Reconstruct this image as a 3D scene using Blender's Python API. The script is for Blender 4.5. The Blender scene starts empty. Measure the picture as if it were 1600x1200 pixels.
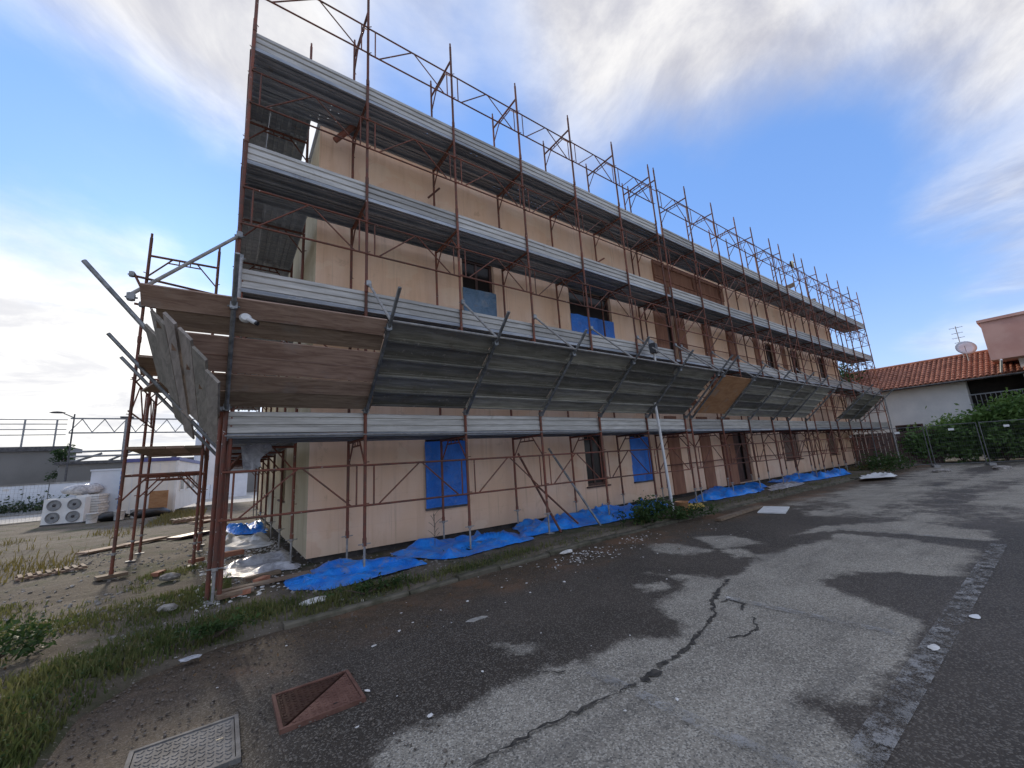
import bpy, bmesh, math, random
import numpy as np
from mathutils import Matrix, Vector, noise as mnoise

random.seed(7); RNG = np.random.default_rng(7)
S = bpy.context.scene
COL = S.collection
R = math.radians

# ------------------------------------------------------------------ camera
def cam_axes(yaw, pitch, roll):
    f = Vector((math.sin(yaw)*math.cos(pitch), math.cos(yaw)*math.cos(pitch), math.sin(pitch)))
    r = Vector((math.cos(yaw), -math.sin(yaw), 0)); u = r.cross(f)
    return r*math.cos(roll)+u*math.sin(roll), -r*math.sin(roll)+u*math.cos(roll), f
cd = bpy.data.cameras.new('camera'); cam = bpy.data.objects.new('camera', cd); COL.objects.link(cam)
r_, u_, f_ = cam_axes(0.6274, 0.1926, -0.0646)
M = Matrix((r_, u_, -f_)).transposed().to_4x4(); M.translation = Vector((0.028, -6.462, 1.452))
cam.matrix_world = M
cd.sensor_fit = 'HORIZONTAL'; cd.sensor_width = 36; cd.lens = 621.2/1600*36
cd.clip_start = 0.05; cd.clip_end = 2000
S.camera = cam

# ------------------------------------------------------------------ sky and sun
SUN_EL, SUN_AZ = R(20.5), R(-5)          # azimuth measured from +Y towards +X
sun_dir = Vector((math.sin(SUN_AZ)*math.cos(SUN_EL), math.cos(SUN_AZ)*math.cos(SUN_EL), math.sin(SUN_EL)))
W = bpy.data.worlds.new('World'); S.world = W; W.use_nodes = True
nt = W.node_tree; nt.nodes.clear()
class NT:
    """small helper to write node trees as expressions"""
    def __init__(s, tree): s.t = tree
    def n(s, typ, **kw):
        nd = s.t.nodes.new(typ)
        ins = kw.pop('i', {})
        for k, v in kw.items(): setattr(nd, k, v)
        for k, v in ins.items():
            if hasattr(v, 'is_output') : s.t.links.new(v, nd.inputs[k])
            else: nd.inputs[k].default_value = v
        return nd
    def math(s, op, a, b=0.0, c=0.0, clamp=False):
        nd = s.n('ShaderNodeMath', operation=op, use_clamp=clamp)
        for k, v in enumerate((a, b, c)):
            if hasattr(v, 'is_output'): s.t.links.new(v, nd.inputs[k])
            else: nd.inputs[k].default_value = v
        return nd.outputs[0]
    def vmath(s, op, a, b=(0, 0, 0)):
        nd = s.n('ShaderNodeVectorMath', operation=op)
        for k, v in enumerate((a, b)):
            if hasattr(v, 'is_output'): s.t.links.new(v, nd.inputs[k])
            else: nd.inputs[k].default_value = v
        return nd
    def mix(s, fac, a, b, blend='MIX'):
        nd = s.n('ShaderNodeMix', data_type='RGBA', blend_type=blend)
        for k, v in ((0, fac), (6, a), (7, b)):
            if hasattr(v, 'is_output'): s.t.links.new(v, nd.inputs[k])
            else: nd.inputs[k].default_value = v if k == 0 else (tuple(v)+(1,))[:4]
        return nd.outputs[2]
    def ramp(s, fac, lo, hi, smooth=True):
        nd = s.n('ShaderNodeMapRange', interpolation_type='SMOOTHSTEP' if smooth else 'LINEAR', clamp=True)
        s.t.links.new(fac, nd.inputs[0]); nd.inputs[1].default_value = lo; nd.inputs[2].default_value = hi
        return nd.outputs[0]
    def noise(s, vec, scale, detail=4, rough=.55, dist=0.0, out=0):
        nd = s.n('ShaderNodeTexNoise'); nd.inputs['Scale'].default_value = scale
        nd.inputs['Detail'].default_value = detail; nd.inputs['Roughness'].default_value = rough
        nd.inputs['Distortion'].default_value = dist
        if vec is not None: s.t.links.new(vec, nd.inputs['Vector'])
        return nd.outputs[out]
    def mapping(s, vec, scale=(1, 1, 1), loc=(0, 0, 0)):
        nd = s.n('ShaderNodeMapping'); nd.inputs['Scale'].default_value = scale; nd.inputs['Location'].default_value = loc
        s.t.links.new(vec, nd.inputs['Vector']); return nd.outputs[0]

w = NT(nt)
sky = w.n('ShaderNodeTexSky', sky_type='NISHITA', sun_disc=False, sun_elevation=SUN_EL, sun_rotation=SUN_AZ,
          air_density=1.0, dust_density=0.4, ozone_density=2.0)
gen = w.n('ShaderNodeTexCoord').outputs['Generated']
dirn = w.vmath('NORMALIZE', gen).outputs[0]
sep = w.n('ShaderNodeSeparateXYZ', i={0: dirn})
zup = w.math('MAXIMUM', sep.outputs[2], 0.0)
inv = w.math('DIVIDE', 1.0, w.math('ADD', zup, 0.16))
cx = w.math('MULTIPLY', sep.outputs[0], inv); cy = w.math('MULTIPLY', sep.outputs[1], inv)
cv = w.n('ShaderNodeCombineXYZ', i={0: cx, 1: cy, 2: 0.0}).outputs[0]
cn = w.noise(w.mapping(cv, (1.0, 1.0, 1), (3.1, 1.7, 0.4)), 0.75, 9, .58, .35)
# where the cloud sheet is thin and where it is thick, as directions in the sky
SKYB = [((-.12, .71, .69), .975, .10), ((-.163, .855, .49), .975, -.36), ((-.23, .93, .27), .96, .26), ((.073, .65, .756), .96, .16), ((.345, .56, .75), .993, -.16), ((.47, .44, .76), .97, .20),
        ((.56, .54, .62), .99, -.12), ((.62, .33, .71), .965, .20), ((.80, .09, .59), .955, .15), ((.89, -.03, .46), .98, .06), ((.86, .32, .40), .96, -.28), ((.935, .10, .34), .968, -.32),
        ((.756, .412, .509), .98, -.14), ((.985, .03, .16), .985, .22), ((.95, -.02, .32), .993, .12)]
acc = cn
for c, t, wt in SKYB:
    c = Vector(c).normalized()
    d = w.vmath('DOT_PRODUCT', dirn, tuple(c)).outputs['Value']
    acc = w.math('ADD', acc, w.math('MULTIPLY', w.ramp(d, t-.03, 1.0), wt))
cover = w.ramp(acc, 0.28, 0.70)
shade = w.noise(w.mapping(cv, (1, 1, 1), (9.2, 4.4, 2.0)), 2.1, 9, .62, .5)
sd = w.math('MAXIMUM', w.vmath('DOT_PRODUCT', dirn, tuple(sun_dir)).outputs['Value'], 0.0)
glow = w.math('POWER', sd, 14.0); glow2 = w.math('POWER', sd, 3.0)
ccol = w.mix(w.ramp(shade, .36, .64), (1.34, 1.33, 1.46), (2.50, 2.43, 2.33))
ccol = w.mix(1.0, ccol, w.mix(1.0, (0, 0, 0), w.n('ShaderNodeCombineXYZ', i={0: w.math('MULTIPLY', glow, 1.0), 1: w.math('MULTIPLY', glow, .95), 2: w.math('MULTIPLY', glow, .75)}).outputs[0], 'ADD'), 'ADD')
skg = w.n('ShaderNodeGamma', i={0: sky.outputs[0], 1: 0.38}).outputs[0]
skyb = w.mix(1.0, skg, (.50, .82, 1.44), 'MULTIPLY')
hz = w.math('MULTIPLY', w.math('POWER', w.math('SUBTRACT', 1.0, zup), 7.0), .75)
skyb = w.mix(hz, skyb, (2.4, 2.6, 2.8))
skymix = w.mix(w.math('MULTIPLY', cover, .93), skyb, ccol)
bg = w.n('ShaderNodeBackground', i={'Color': skymix, 'Strength': 0.15})
w.n('ShaderNodeOutputWorld', i={0: bg.outputs[0]})

sl = bpy.data.lights.new('sun', 'SUN'); sl.energy = 1.1; sl.angle = R(5); sl.color = (1.0, .88, .72)
so = bpy.data.objects.new('sun', sl); COL.objects.link(so)
so.rotation_euler = sun_dir.to_track_quat('Z', 'Y').to_euler(); so.location = (0, 60, 40)

S.view_settings.view_transform = 'Standard'; S.view_settings.look = 'None'
S.view_settings.exposure = 1.52; S.view_settings.gamma = 1.0
S.view_settings.use_curve_mapping = False
S.render.engine = 'CYCLES'
S.cycles.max_bounces = 6; S.cycles.transparent_max_bounces = 12

# ------------------------------------------------------------------ materials
MATS = {}
def principled(name, build):
    m = bpy.data.materials.new(name); m.use_nodes = True; m.node_tree.nodes.clear()
    t = NT(m.node_tree)
    b = t.n('ShaderNodeBsdfPrincipled'); o = t.n('ShaderNodeOutputMaterial', i={0: b.outputs[0]})
    build(t, b, o); MATS[name] = m
    return m
def setin(t, b, **kw):
    names = dict(col='Base Color', rough='Roughness', metal='Metallic', normal='Normal', spec='Specular IOR Level', alpha='Alpha')
    for k, v in kw.items():
        s = b.inputs[names[k]]
        if hasattr(v, 'is_output'): t.t.links.new(v, s)
        else: s.default_value = (tuple(v)+(1,))[:4] if k == 'col' else v
def bump(t, h, strength=.3, dist=.01):
    return t.n('ShaderNodeBump', i={'Height': h, 'Strength': strength, 'Distance': dist}).outputs[0]
def pos(t): return t.n('ShaderNodeNewGeometry').outputs['Position']
def objc(t): return t.n('ShaderNodeTexCoord').outputs['Object']
def orand(t): return t.n('ShaderNodeObjectInfo').outputs['Random']

def simple(name, c1, c2, scale=6, rough=.7, metal=0., bmp=.15, bscale=40, lo=.35, hi=.65, vec=None, stretch=(1, 1, 1), jitter=0.0):
    def f(t, b, o):
        p = t.mapping(pos(t), stretch)
        n = t.noise(p, scale, 6, .6)
        col = t.mix(t.ramp(n, lo, hi), c1, c2)
        if jitter:
            k = t.math('ADD', t.math('MULTIPLY', orand(t), jitter), 1-jitter/2)
            kk = t.n('ShaderNodeCombineXYZ', i={0: k, 1: k, 2: k}).outputs[0]
            col = t.mix(1.0, col, kk, 'MULTIPLY')
        setin(t, b, col=col, rough=rough, metal=metal)
        if bmp: setin(t, b, normal=bump(t, t.noise(p, bscale, 4), bmp, .01))
    return principled(name, f)

def m_tube(t, b, o):
    p = pos(t)
    n = t.noise(p, 7, 6, .6); n2 = t.noise(p, 34, 5, .7)
    col = t.mix(t.ramp(n, .40, .64), (.185, .058, .034), (.120, .058, .040))
    col = t.mix(t.math('MULTIPLY', t.ramp(n2, .55, .68), .5), col, (.20, .075, .035))
    k = t.math('ADD', t.math('MULTIPLY', orand(t), .7), .65)
    col = t.mix(1.0, col, t.n('ShaderNodeCombineXYZ', i={0: k, 1: k, 2: k}).outputs[0], 'MULTIPLY')
    col = t.mix(t.ramp(t.noise(p, 19, 3, .5), .70, .73), col, (.50, .46, .42))
    setin(t, b, col=col, rough=.68, metal=0.0, normal=bump(t, n2, .2, .004))
principled('tube', m_tube)
simple('tube_grey', (.15, .16, .165), (.30, .31, .315), 9, .5, .55, .12, 60, jitter=.4)
simple('jack', (.24, .23, .22), (.36, .35, .33), 14, .75, .1, .1, 80)
def m_deck(t, b, o, c1=(.25, .28, .32), c2=(.40, .42, .45), holes=True, vary=.5):
    p = objc(t); wp = pos(t)
    n = t.noise(t.mapping(wp, (.6, 5, 5)), 3.5, 6, .6)
    col = t.mix(t.ramp(n, .35, .68), c1, c2)
    k = t.math('ADD', t.math('MULTIPLY', orand(t), vary), 1-vary/2)
    col = t.mix(1.0, col, t.n('ShaderNodeCombineXYZ', i={0: k, 1: k, 2: k}).outputs[0], 'MULTIPLY')
    col = t.mix(t.math('MULTIPLY', t.ramp(t.noise(wp, 11, 6, .7), .58, .70), .7), col, (.46, .43, .39))
    col = t.mix(t.math('MULTIPLY', t.ramp(t.noise(wp, 2.3, 6, .7), .60, .72), .5), col, (.13, .075, .045))
    setin(t, b, col=col, rough=.55, metal=.35, normal=bump(t, t.noise(wp, 50, 3), .08, .004))
    if holes:
        # rows of drilled drainage holes in the deck sheet
        s = t.n('ShaderNodeSeparateXYZ', i={0: p})
        def cell(v, pitch): return t.math('ABSOLUTE', t.math('SUBTRACT', t.math('FRACT', t.math('DIVIDE', v, pitch)), .5))
        hx = t.math('MULTIPLY', cell(s.outputs[0], .15), .15); hy = t.math('MULTIPLY', cell(s.outputs[1], .11), .11)
        d2 = t.math('ADD', t.math('POWER', hx, 2.0), t.math('POWER', hy, 2.0))
        inside = t.math('LESS_THAN', d2, .0085**2)
        top = t.math('GREATER_THAN', s.outputs[2], .045)
        some = t.math('GREATER_THAN', t.noise(wp, .9, 2, .5), .56)
        h = t.math('MULTIPLY', t.math('MULTIPLY', inside, top), some)
        tr = t.n('ShaderNodeBsdfTransparent')
        mx = t.n('ShaderNodeMixShader', i={0: h, 1: b.outputs[0], 2: tr.outputs[0]})
        t.t.links.new(mx.outputs[0], o.inputs[0])
principled('deck', m_deck)
principled('toe', lambda t, b, o: m_deck(t, b, o, (.36, .35, .325), (.49, .48, .45), False))
principled('fan', lambda t, b, o: m_deck(t, b, o, (.23, .225, .19), (.37, .36, .315), False, .95))
def m_wood(c1, c2, grain=(.5, 12, 12)):
    def f(t, b, o):
        p = pos(t)
        r = t.math('MULTIPLY', orand(t), 20)
        off = t.vmath('ADD', p, t.n('ShaderNodeCombineXYZ', i={0: r, 1: r, 2: r}).outputs[0]).outputs[0]
        n = t.noise(t.mapping(off, grain), 2.2, 7, .65, .8)
        col = t.mix(t.ramp(n, .32, .68), c1, c2)
        col = t.mix(t.math('MULTIPLY', t.ramp(t.noise(off, 2.4, 6, .65), .55, .7), .55), col, (.30, .265, .23))
        k = t.math('ADD', t.math('MULTIPLY', orand(t), .7), .62)
        col = t.mix(1.0, col, t.n('ShaderNodeCombineXYZ', i={0: k, 1: t.math('MULTIPLY', k, t.math('SUBTRACT', 1.04, t.math('MULTIPLY', orand(t), .10))), 2: k}).outputs[0], 'MULTIPLY')
        setin(t, b, col=col, rough=.85, normal=bump(t, n, .35, .01))
    return f
principled('wood', m_wood((.205, .135, .095), (.37, .27, .195), (1.0, 8, 8)))
principled('ply', m_wood((.34, .165, .07), (.46, .25, .12), (1, 3, 3)))
principled('board_grey', m_wood((.20, .185, .155), (.34, .31, .26), (6, .5, 6)))
principled('board', m_wood((.20, .125, .08), (.36, .26, .18), (2, 6, 6)))

def m_plaster(c1, c2, c3):
    def f(t, b, o):
        p = pos(t)
        n = t.noise(p, .9, 7, .6); n2 = t.noise(t.mapping(p, (5, 5, .5)), 1.2, 6, .65); fine = t.noise(p, 90, 3, .6)
        col = t.mix(t.ramp(n, .35, .66), c1, c2)
        col = t.mix(t.math('MULTIPLY', t.ramp(n2, .48, .70), .65), col, c3)
        # rain stains and scuffs
        st = t.noise(p, 3.4, 7, .7, .5)
        col = t.mix(t.math('MULTIPLY', t.ramp(st, .58, .70), .50), col, tuple(x*.72 for x in c3))
        col = t.mix(t.math('MULTIPLY', fine, .12), col, tuple(x*.6 for x in c1))
        s = t.n('ShaderNodeSeparateXYZ', i={0: p})
        spl = t.math('MULTIPLY', t.math('SUBTRACT', 1.0, t.ramp(t.math('ADD', s.outputs[2], t.math('MULTIPLY', n, .5)), .15, .75)), .5)
        col = t.mix(spl, col, (.42, .33, .26))
        pt = t.noise(t.mapping(p, (1, 1, 1.6), (4, 0, 9)), 1.1, 3, .45)
        col = t.mix(t.math('MULTIPLY', t.ramp(pt, .575, .595), .30), col, tuple(min(.86, x*1.12) for x in c2))
        dr = t.noise(t.mapping(p, (16, 16, .35)), 1.0, 4, .6)
        col = t.mix(t.math('MULTIPLY', t.ramp(dr, .60, .72), .42), col, tuple(x*.6 for x in c3))
        # trowel waves and insulation board joints as fine relief
        br = t.n('ShaderNodeTexBrick', i={'Scale': 1.0, 'Mortar Size': .006, 'Mortar Smooth': .6, 'Brick Width': 1.0, 'Row Height': .5})
        xz = t.n('ShaderNodeCombineXYZ', i={0: t.math('ADD', s.outputs[0], s.outputs[1]), 1: s.outputs[2], 2: 0.0})
        t.t.links.new(xz.outputs[0], br.inputs['Vector'])
        col = t.mix(t.math('MULTIPLY', br.outputs['Fac'], .16), col, tuple(x*.7 for x in c3))
        h = t.math('ADD', t.math('MULTIPLY', fine, .25), t.math('ADD', t.math('MULTIPLY', t.noise(p, 6, 5, .6), .9), t.math('MULTIPLY', br.outputs['Fac'], -.35)))
        setin(t, b, col=col, rough=.9, spec=.25, normal=bump(t, h, .35, .012))
    return f
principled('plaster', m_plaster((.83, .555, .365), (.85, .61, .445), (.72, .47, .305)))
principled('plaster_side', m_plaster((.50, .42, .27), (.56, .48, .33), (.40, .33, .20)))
simple('brown_paint', (.235, .105, .062), (.31, .150, .09), 2.0, .85, 0, .2, 60, stretch=(3, 3, .6))
simple('plinth', (.055, .05, .048), (.10, .09, .085), 5, .9)
simple('dark_wood', (.055, .026, .020), (.095, .045, .033), 4, .6, 0, .1, 50)
simple('shutter', (.17, .115, .085), (.22, .15, .11), 4, .7, 0, .1, 30)
simple('unlit_interior', (.018, .014, .013), (.03, .024, .02), 3, .9, 0, 0)  # near-black colour standing in for the darkness of unlit interiors
def m_glass(t, b, o):
    setin(t, b, col=(.022, .018, .016), rough=.22, spec=.25)
principled('glass', m_glass)
def m_tarp(c1, c2, dirt):
    def f(t, b, o):
        p = pos(t)
        n = t.noise(p, 3.2, 6, .6); d = t.noise(p, 5.5, 7, .7, .6)
        col = t.mix(t.ramp(n, .35, .65), c1, c2)
        col = t.mix(t.math('MULTIPLY', t.ramp(d, .52, .66), dirt), col, (.33, .30, .27))
        setin(t, b, col=col, rough=.38, normal=bump(t, t.math('ADD', t.math('ABSOLUTE', t.math('SUBTRACT', t.noise(p, 5.5, 4, .55, 1.6), .5)), t.math('MULTIPLY', t.noise(p, 24, 3, .5), .12)), .8, .05))
    return f
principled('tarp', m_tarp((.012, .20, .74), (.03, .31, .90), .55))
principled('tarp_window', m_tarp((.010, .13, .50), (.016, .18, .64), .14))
principled('tarp_pale', m_tarp((.09, .17, .26), (.13, .22, .33), .35))
def m_film(t, b, o):
    p = pos(t)
    n = t.noise(p, 6, 6, .65, 1.0)
    setin(t, b, col=t.mix(t.ramp(n, .35, .65), (.34, .34, .36), (.62, .62, .64)), rough=.2, normal=bump(t, n, .8, .03))
principled('film', m_film)
simple('white_foam', (.66, .66, .64), (.80, .80, .78), 5, .6, 0, .1, 40)
simple('white_paint', (.70, .71, .70), (.80, .81, .80), 3, .5, 0, .05, 40)
simple('cabin_white', (.60, .64, .70), (.68, .72, .78), 1.5, .5, 0, .05, 40)
simple('cabin_cream', (.68, .67, .62), (.76, .75, .70), 1.5, .55, 0, .05, 40)
simple('blue_trim', (.07, .08, .24), (.10, .11, .30), 3, .5, 0, 0)
simple('label_blue', (.05, .20, .52), (.06, .24, .60), 3, .5, 0, 0)
simple('concrete', (.25, .245, .235), (.38, .37, .35), 3, .9, 0, .3, 30)
simple('concrete_far', (.15, .148, .142), (.19, .186, .178), .3, .9, 0, .1, 10)
simple('kerbstone', (.060, .056, .034), (.13, .115, .085), 6, .9, 0, .4, 30, jitter=.4)
simple('steel_dark', (.05, .05, .055), (.10, .10, .105), 5, .55, .3, .05, 40)
simple('fence_grey', (.10, .105, .105), (.16, .165, .165), 5, .6, .2, .05, 40)
simple('steel_grey', (.20, .21, .22), (.30, .31, .32), 5, .5, .4, .05, 40)
simple('plastic_black', (.012, .012, .014), (.02, .02, .022), 5, .4, 0, 0)
simple('plastic_white', (.62, .62, .60), (.74, .74, .72), 5, .4, 0, 0)
simple('orange', (.42, .20, .09), (.52, .27, .13), 5, .7, 0, .1, 30)
simple('yellow', (.42, .27, .05), (.52, .35, .08), 5, .5, 0, .1, 30)
simple('red', (.30, .04, .04), (.40, .06, .05), 5, .5, 0, .1, 30)
simple('lamp_lens', (.80, .70, .42), (.86, .78, .52), 3, .3, 0, 0)
simple('house_white', (.70, .70, .69), (.80, .79, .77), 1.0, .9, 0, .15, 40)
simple('house_pink', (.56, .31, .25), (.64, .39, .32), 1.0, .9, 0, .15, 40)
simple('roof_tile', (.225, .085, .05), (.37, .16, .10), 2.6, .85, 0, .3, 30)
simple('brick', (.30, .12, .07), (.42, .19, .12), 8, .9, 0, .3, 40, jitter=.5)
simple('stone', (.17, .15, .13), (.42, .39, .35), 9, .9, 0, .3, 40)
simple('dull_chip', (.24, .225, .195), (.42, .40, .36), 14, .9, 0, .3, 40)
simple('dull_stone', (.07, .055, .042), (.20, .17, .14), 30, .95, 0, .2, 40)
simple('chip', (.55, .53, .49), (.78, .76, .72), 9, .8, 0, .2, 40)
simple('rust_iron', (.155, .075, .055), (.22, .115, .085), 9, .7, .3, .3, 60)
simple('rust_iron_wet', (.060, .030, .024), (.095, .048, .036), 9, .32, .3, .3, 60)
simple('grey_iron', (.125, .118, .110), (.20, .19, .178), 8, .75, .1, .3, 60)
simple('bark', (.06, .045, .032), (.12, .09, .065), 9, .95, 0, .6, 20)
def m_leaf(c1, c2, c3):
    def f(t, b, o):
        p = pos(t)
        n = t.noise(p, 2.1, 4, .6); n2 = t.noise(p, 17, 3, .6)
        col = t.mix(t.ramp(n, .35, .65), c1, c2)
        col = t.mix(t.ramp(n2, .55, .72), col, c3)
        setin(t, b, col=col, rough=.6, spec=.3)
        tr = t.n('ShaderNodeBsdfTranslucent', i={0: col})
        mx = t.n('ShaderNodeMixShader', i={0: .35, 1: b.outputs[0], 2: tr.outputs[0]})
        t.t.links.new(mx.outputs[0], o.inputs[0])
    return f
principled('leaf', m_leaf((.035, .070, .020), (.065, .115, .032), (.09, .13, .04)))
principled('dead_leaf', m_leaf((.16, .095, .045), (.24, .15, .075), (.10, .06, .035)))
principled('leaf_hedge', m_leaf((.09, .175, .045), (.14, .24, .065), (.20, .28, .085)))
principled('leaf_dark', m_leaf((.022, .050, .018), (.045, .085, .028), (.06, .10, .035)))
principled('grass', m_leaf((.090, .120, .034), (.16, .16, .056), (.27, .22, .11)))
principled('grass_dry', m_leaf((.15, .125, .04), (.20, .17, .06), (.26, .20, .09)))

def m_earth(t, b, o):
    p = pos(t)
    n = t.noise(p, .55, 8, .62); n2 = t.noise(p, 5, 8, .68); gr = t.noise(p, 38, 4, .65)
    col = t.mix(t.ramp(n, .38, .62), (.115, .095, .070), (.165, .140, .108))
    col = t.mix(t.math('MULTIPLY', t.ramp(n2, .48, .66), .75), col, (.080, .068, .052))
    moss = t.math('MULTIPLY', t.ramp(t.noise(t.mapping(p, (1, 1, 1), (5, 2, 0)), .8, 7, .68), .50, .62), .75)
    col = t.mix(moss, col, (.055, .066, .026))
    col = t.mix(t.ramp(gr, .61, .70), col, (.36, .33, .29))
    col = t.mix(t.math('MULTIPLY', t.ramp(gr, .42, .33), .6), col, (.07, .058, .046))
    h = t.math('ADD', t.math('MULTIPLY', n2, 1.2), t.math('MULTIPLY', gr, .6))
    setin(t, b, col=col, rough=.95, spec=.2, normal=bump(t, h, .8, .03))
principled('earth', m_earth)
simple('yard', (.34, .32, .28), (.44, .41, .37), .5, .9, 0, .3, 20)

def m_asphalt(t, b, o):
    p = pos(t)
    dry = t.n('ShaderNodeAttribute', attribute_name='dry').outputs['Fac']
    kd = t.n('ShaderNodeAttribute', attribute_name='kerbdist').outputs['Fac']
    e1 = t.noise(p, 1.3, 8, .68); e2 = t.noise(p, 7, 8, .7)
    edge = t.math('ADD', dry, t.math('ADD', t.math('MULTIPLY', t.math('SUBTRACT', e1, .5), .75), t.math('MULTIPLY', t.math('SUBTRACT', e2, .5), .55)))
    e3 = t.noise(p, .7, 3, .5)
    wdt = t.math('ADD', t.math('MULTIPLY', e3, .30), .02)
    mask = t.math('SMOOTH_MIN', t.math('MAXIMUM', t.math('ADD', t.math('DIVIDE', edge, wdt), .5), 0.0), 1.0, .1)
    mask = t.math('MULTIPLY', mask, t.math('ADD', .80, t.math('MULTIPLY', e1, .36)), clamp=True)
    vor = t.n('ShaderNodeTexVoronoi', feature='F1', i={'Scale': 105.0, 'Vector': p})
    vc = t.n('ShaderNodeSeparateColor', i={0: vor.outputs['Color']}).outputs[0]
    sp = t.ramp(vc, .62, .95); fine = t.noise(p, 160, 2, .6)
    big = t.noise(p, .45, 8, .65)
    damp = t.mix(t.ramp(big, .36, .64), (.050, .042, .034), (.082, .068, .055))
    damp = t.mix(t.math('MULTIPLY', sp, .62), damp, (.24, .215, .18))
    dryc = t.mix(t.ramp(e1, .34, .66), (.255, .230, .188), (.345, .312, .255))
    dryc = t.mix(t.math('MULTIPLY', sp, .72), dryc, (.58, .535, .45))
    tr_ = t.noise(t.mapping(p, (.35, 2.2, 1), (2, 5, 0)), 1.3, 5, .6)
    dryc = t.mix(t.math('MULTIPLY', t.ramp(tr_, .52, .68), .35), dryc, (.115, .107, .095))
    dryc = t.mix(t.math('MULTIPLY', t.ramp(vc, .30, .05), .6), dryc, (.075, .073, .07))
    col = t.mix(mask, damp, dryc)
    # washed-out earth beside the kerb
    ed = t.math('ADD', kd, t.math('MULTIPLY', t.math('SUBTRACT', e1, .5), 1.5))
    earth = t.math('SUBTRACT', 1.0, t.ramp(ed, .35, 1.25))
    ecol = t.mix(t.ramp(e2, .35, .66), (.070, .049, .031), (.112, .077, .049))
    ecol = t.mix(t.math('MULTIPLY', t.ramp(t.noise(p, .9, 6, .6), .50, .62), .7), ecol, (.20, .105, .055))
    ecol = t.mix(t.math('MULTIPLY', sp, .30), ecol, (.28, .23, .18))
    ecol = t.mix(t.math('MULTIPLY', t.ramp(t.noise(p, 26, 4, .7), .60, .70), .6), ecol, (.045, .036, .028))
    col = t.mix(t.math('MULTIPLY', earth, .88), col, ecol)
    rough = t.math('ADD', t.math('MULTIPLY', mask, .22), .66)
    h = t.math('ADD', t.math('MULTIPLY', t.math('SUBTRACT', 1.0, vor.outputs['Distance']), .7), t.math('MULTIPLY', fine, .5))
    setin(t, b, col=col, rough=rough, spec=.22, normal=bump(t, h, .7, .007))
principled('asphalt', m_asphalt)
def m_line(t, b, o):
    p = pos(t)
    n = t.math('ADD', t.math('MULTIPLY', t.noise(p, 9, 8, .75), .75), t.math('MULTIPLY', t.noise(p, 70, 4, .7), .35))
    setin(t, b, col=t.mix(t.ramp(t.noise(p, 3, 5, .6), .4, .6), (.42, .41, .39), (.30, .29, .27)), rough=.8, alpha=t.math('MULTIPLY', t.ramp(n, .505, .645), .68))
principled('worn_paint', m_line)
simple('crack_fill', (.028, .025, .022), (.085, .075, .062), 26, .95, 0, .5, 40)

# ------------------------------------------------------------------ mesh helpers
class MB:
    def __init__(s): s.v = []; s.f = []; s.sm = []
    def add(s, vs, fs, smooth=False):
        o = len(s.v); s.v += [tuple(v) for v in vs]; s.f += [tuple(i+o for i in f) for f in fs]; s.sm += [smooth]*len(fs); return s
    def tube(s, a, b, r=.024, n=8, r2=None):
        a = Vector(a); b = Vector(b); d = (b-a).normalized()
        x = d.orthogonal().normalized(); y = d.cross(x); r2 = r if r2 is None else r2
        ring = [(x*math.cos(2*math.pi*k/n)+y*math.sin(2*math.pi*k/n)) for k in range(n)]
        vs = [a+q*r for q in ring]+[b+q*r2 for q in ring]
        s.add(vs, [(k, (k+1) % n, n+(k+1) % n, n+k) for k in range(n)], True)
        s.add(vs, [tuple(range(n-1, -1, -1)), tuple(range(n, 2*n))]); return s
    def path(s, pts, r=.02, n=6):
        for a, b in zip(pts[:-1], pts[1:]): s.tube(a, b, r, n)
        return s
    def box(s, c, d, rz=0., m=None):
        x, y, z = d[0]/2, d[1]/2, d[2]/2
        vs = [Vector((i*x, j*y, k*z)) for k in (-1, 1) for j in (-1, 1) for i in (-1, 1)]
        mm = m if m is not None else Matrix.Rotation(rz, 3, 'Z')
        vs = [mm @ v+Vector(c) for v in vs]
        return s.add(vs, [(0, 2, 3, 1), (4, 5, 7, 6), (0, 1, 5, 4), (2, 6, 7, 3), (0, 4, 6, 2), (1, 3, 7, 5)])
    def bx(s, x0, x1, y0, y1, z0, z1): return s.box(((x0+x1)/2, (y0+y1)/2, (z0+z1)/2), (x1-x0, y1-y0, z1-z0))
    def extrude(s, prof, x0, x1, m=None):
        """closed profile of (y,z) swept along x"""
        n = len(prof); vs = [Vector((x0, y, z)) for y, z in prof]+[Vector((x1, y, z)) for y, z in prof]
        if m is not None: vs = [m @ v for v in vs]
        return s.add(vs, [(k, n+k, n+(k+1) % n, (k+1) % n) for k in range(n)]+[tuple(range(n)), tuple(range(2*n-1, n-1, -1))])
    def lathe(s, prof, n=14, c=(0, 0, 0)):
        vs = []; fs = []
        for r, z in prof:
            vs += [(c[0]+r*math.cos(2*math.pi*k/n), c[1]+r*math.sin(2*math.pi*k/n), c[2]+z) for k in range(n)]
        for j in range(len(prof)-1):
            fs += [(j*n+k, j*n+(k+1) % n, (j+1)*n+(k+1) % n, (j+1)*n+k) for k in range(n)]
        s.add(vs, fs, True); s.add(vs[:n], [tuple(range(n-1, -1, -1))]); return s.add(vs[-n:], [tuple(range(n))])
    def mesh(s, name):
        me = bpy.data.meshes.new(name); me.from_pydata(s.v, [], s.f)
        me.polygons.foreach_set('use_smooth', s.sm); me.update()
        return me
WORLD = {}
def link(name, data, mat=None, parent=None, m=None):
    o = bpy.data.objects.new(name, data); COL.objects.link(o)
    if mat and data is not None and not data.materials: data.materials.append(MATS[mat])
    if m is not None: o.matrix_basis = m
    WORLD[o] = o.matrix_basis.copy()
    if parent is not None:
        o.parent = parent; o.matrix_parent_inverse = WORLD[parent].inverted()
    return o
def build(mb, name, mat, parent=None, m=None): return link(name, mb.mesh(name), mat, parent, m)
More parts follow.
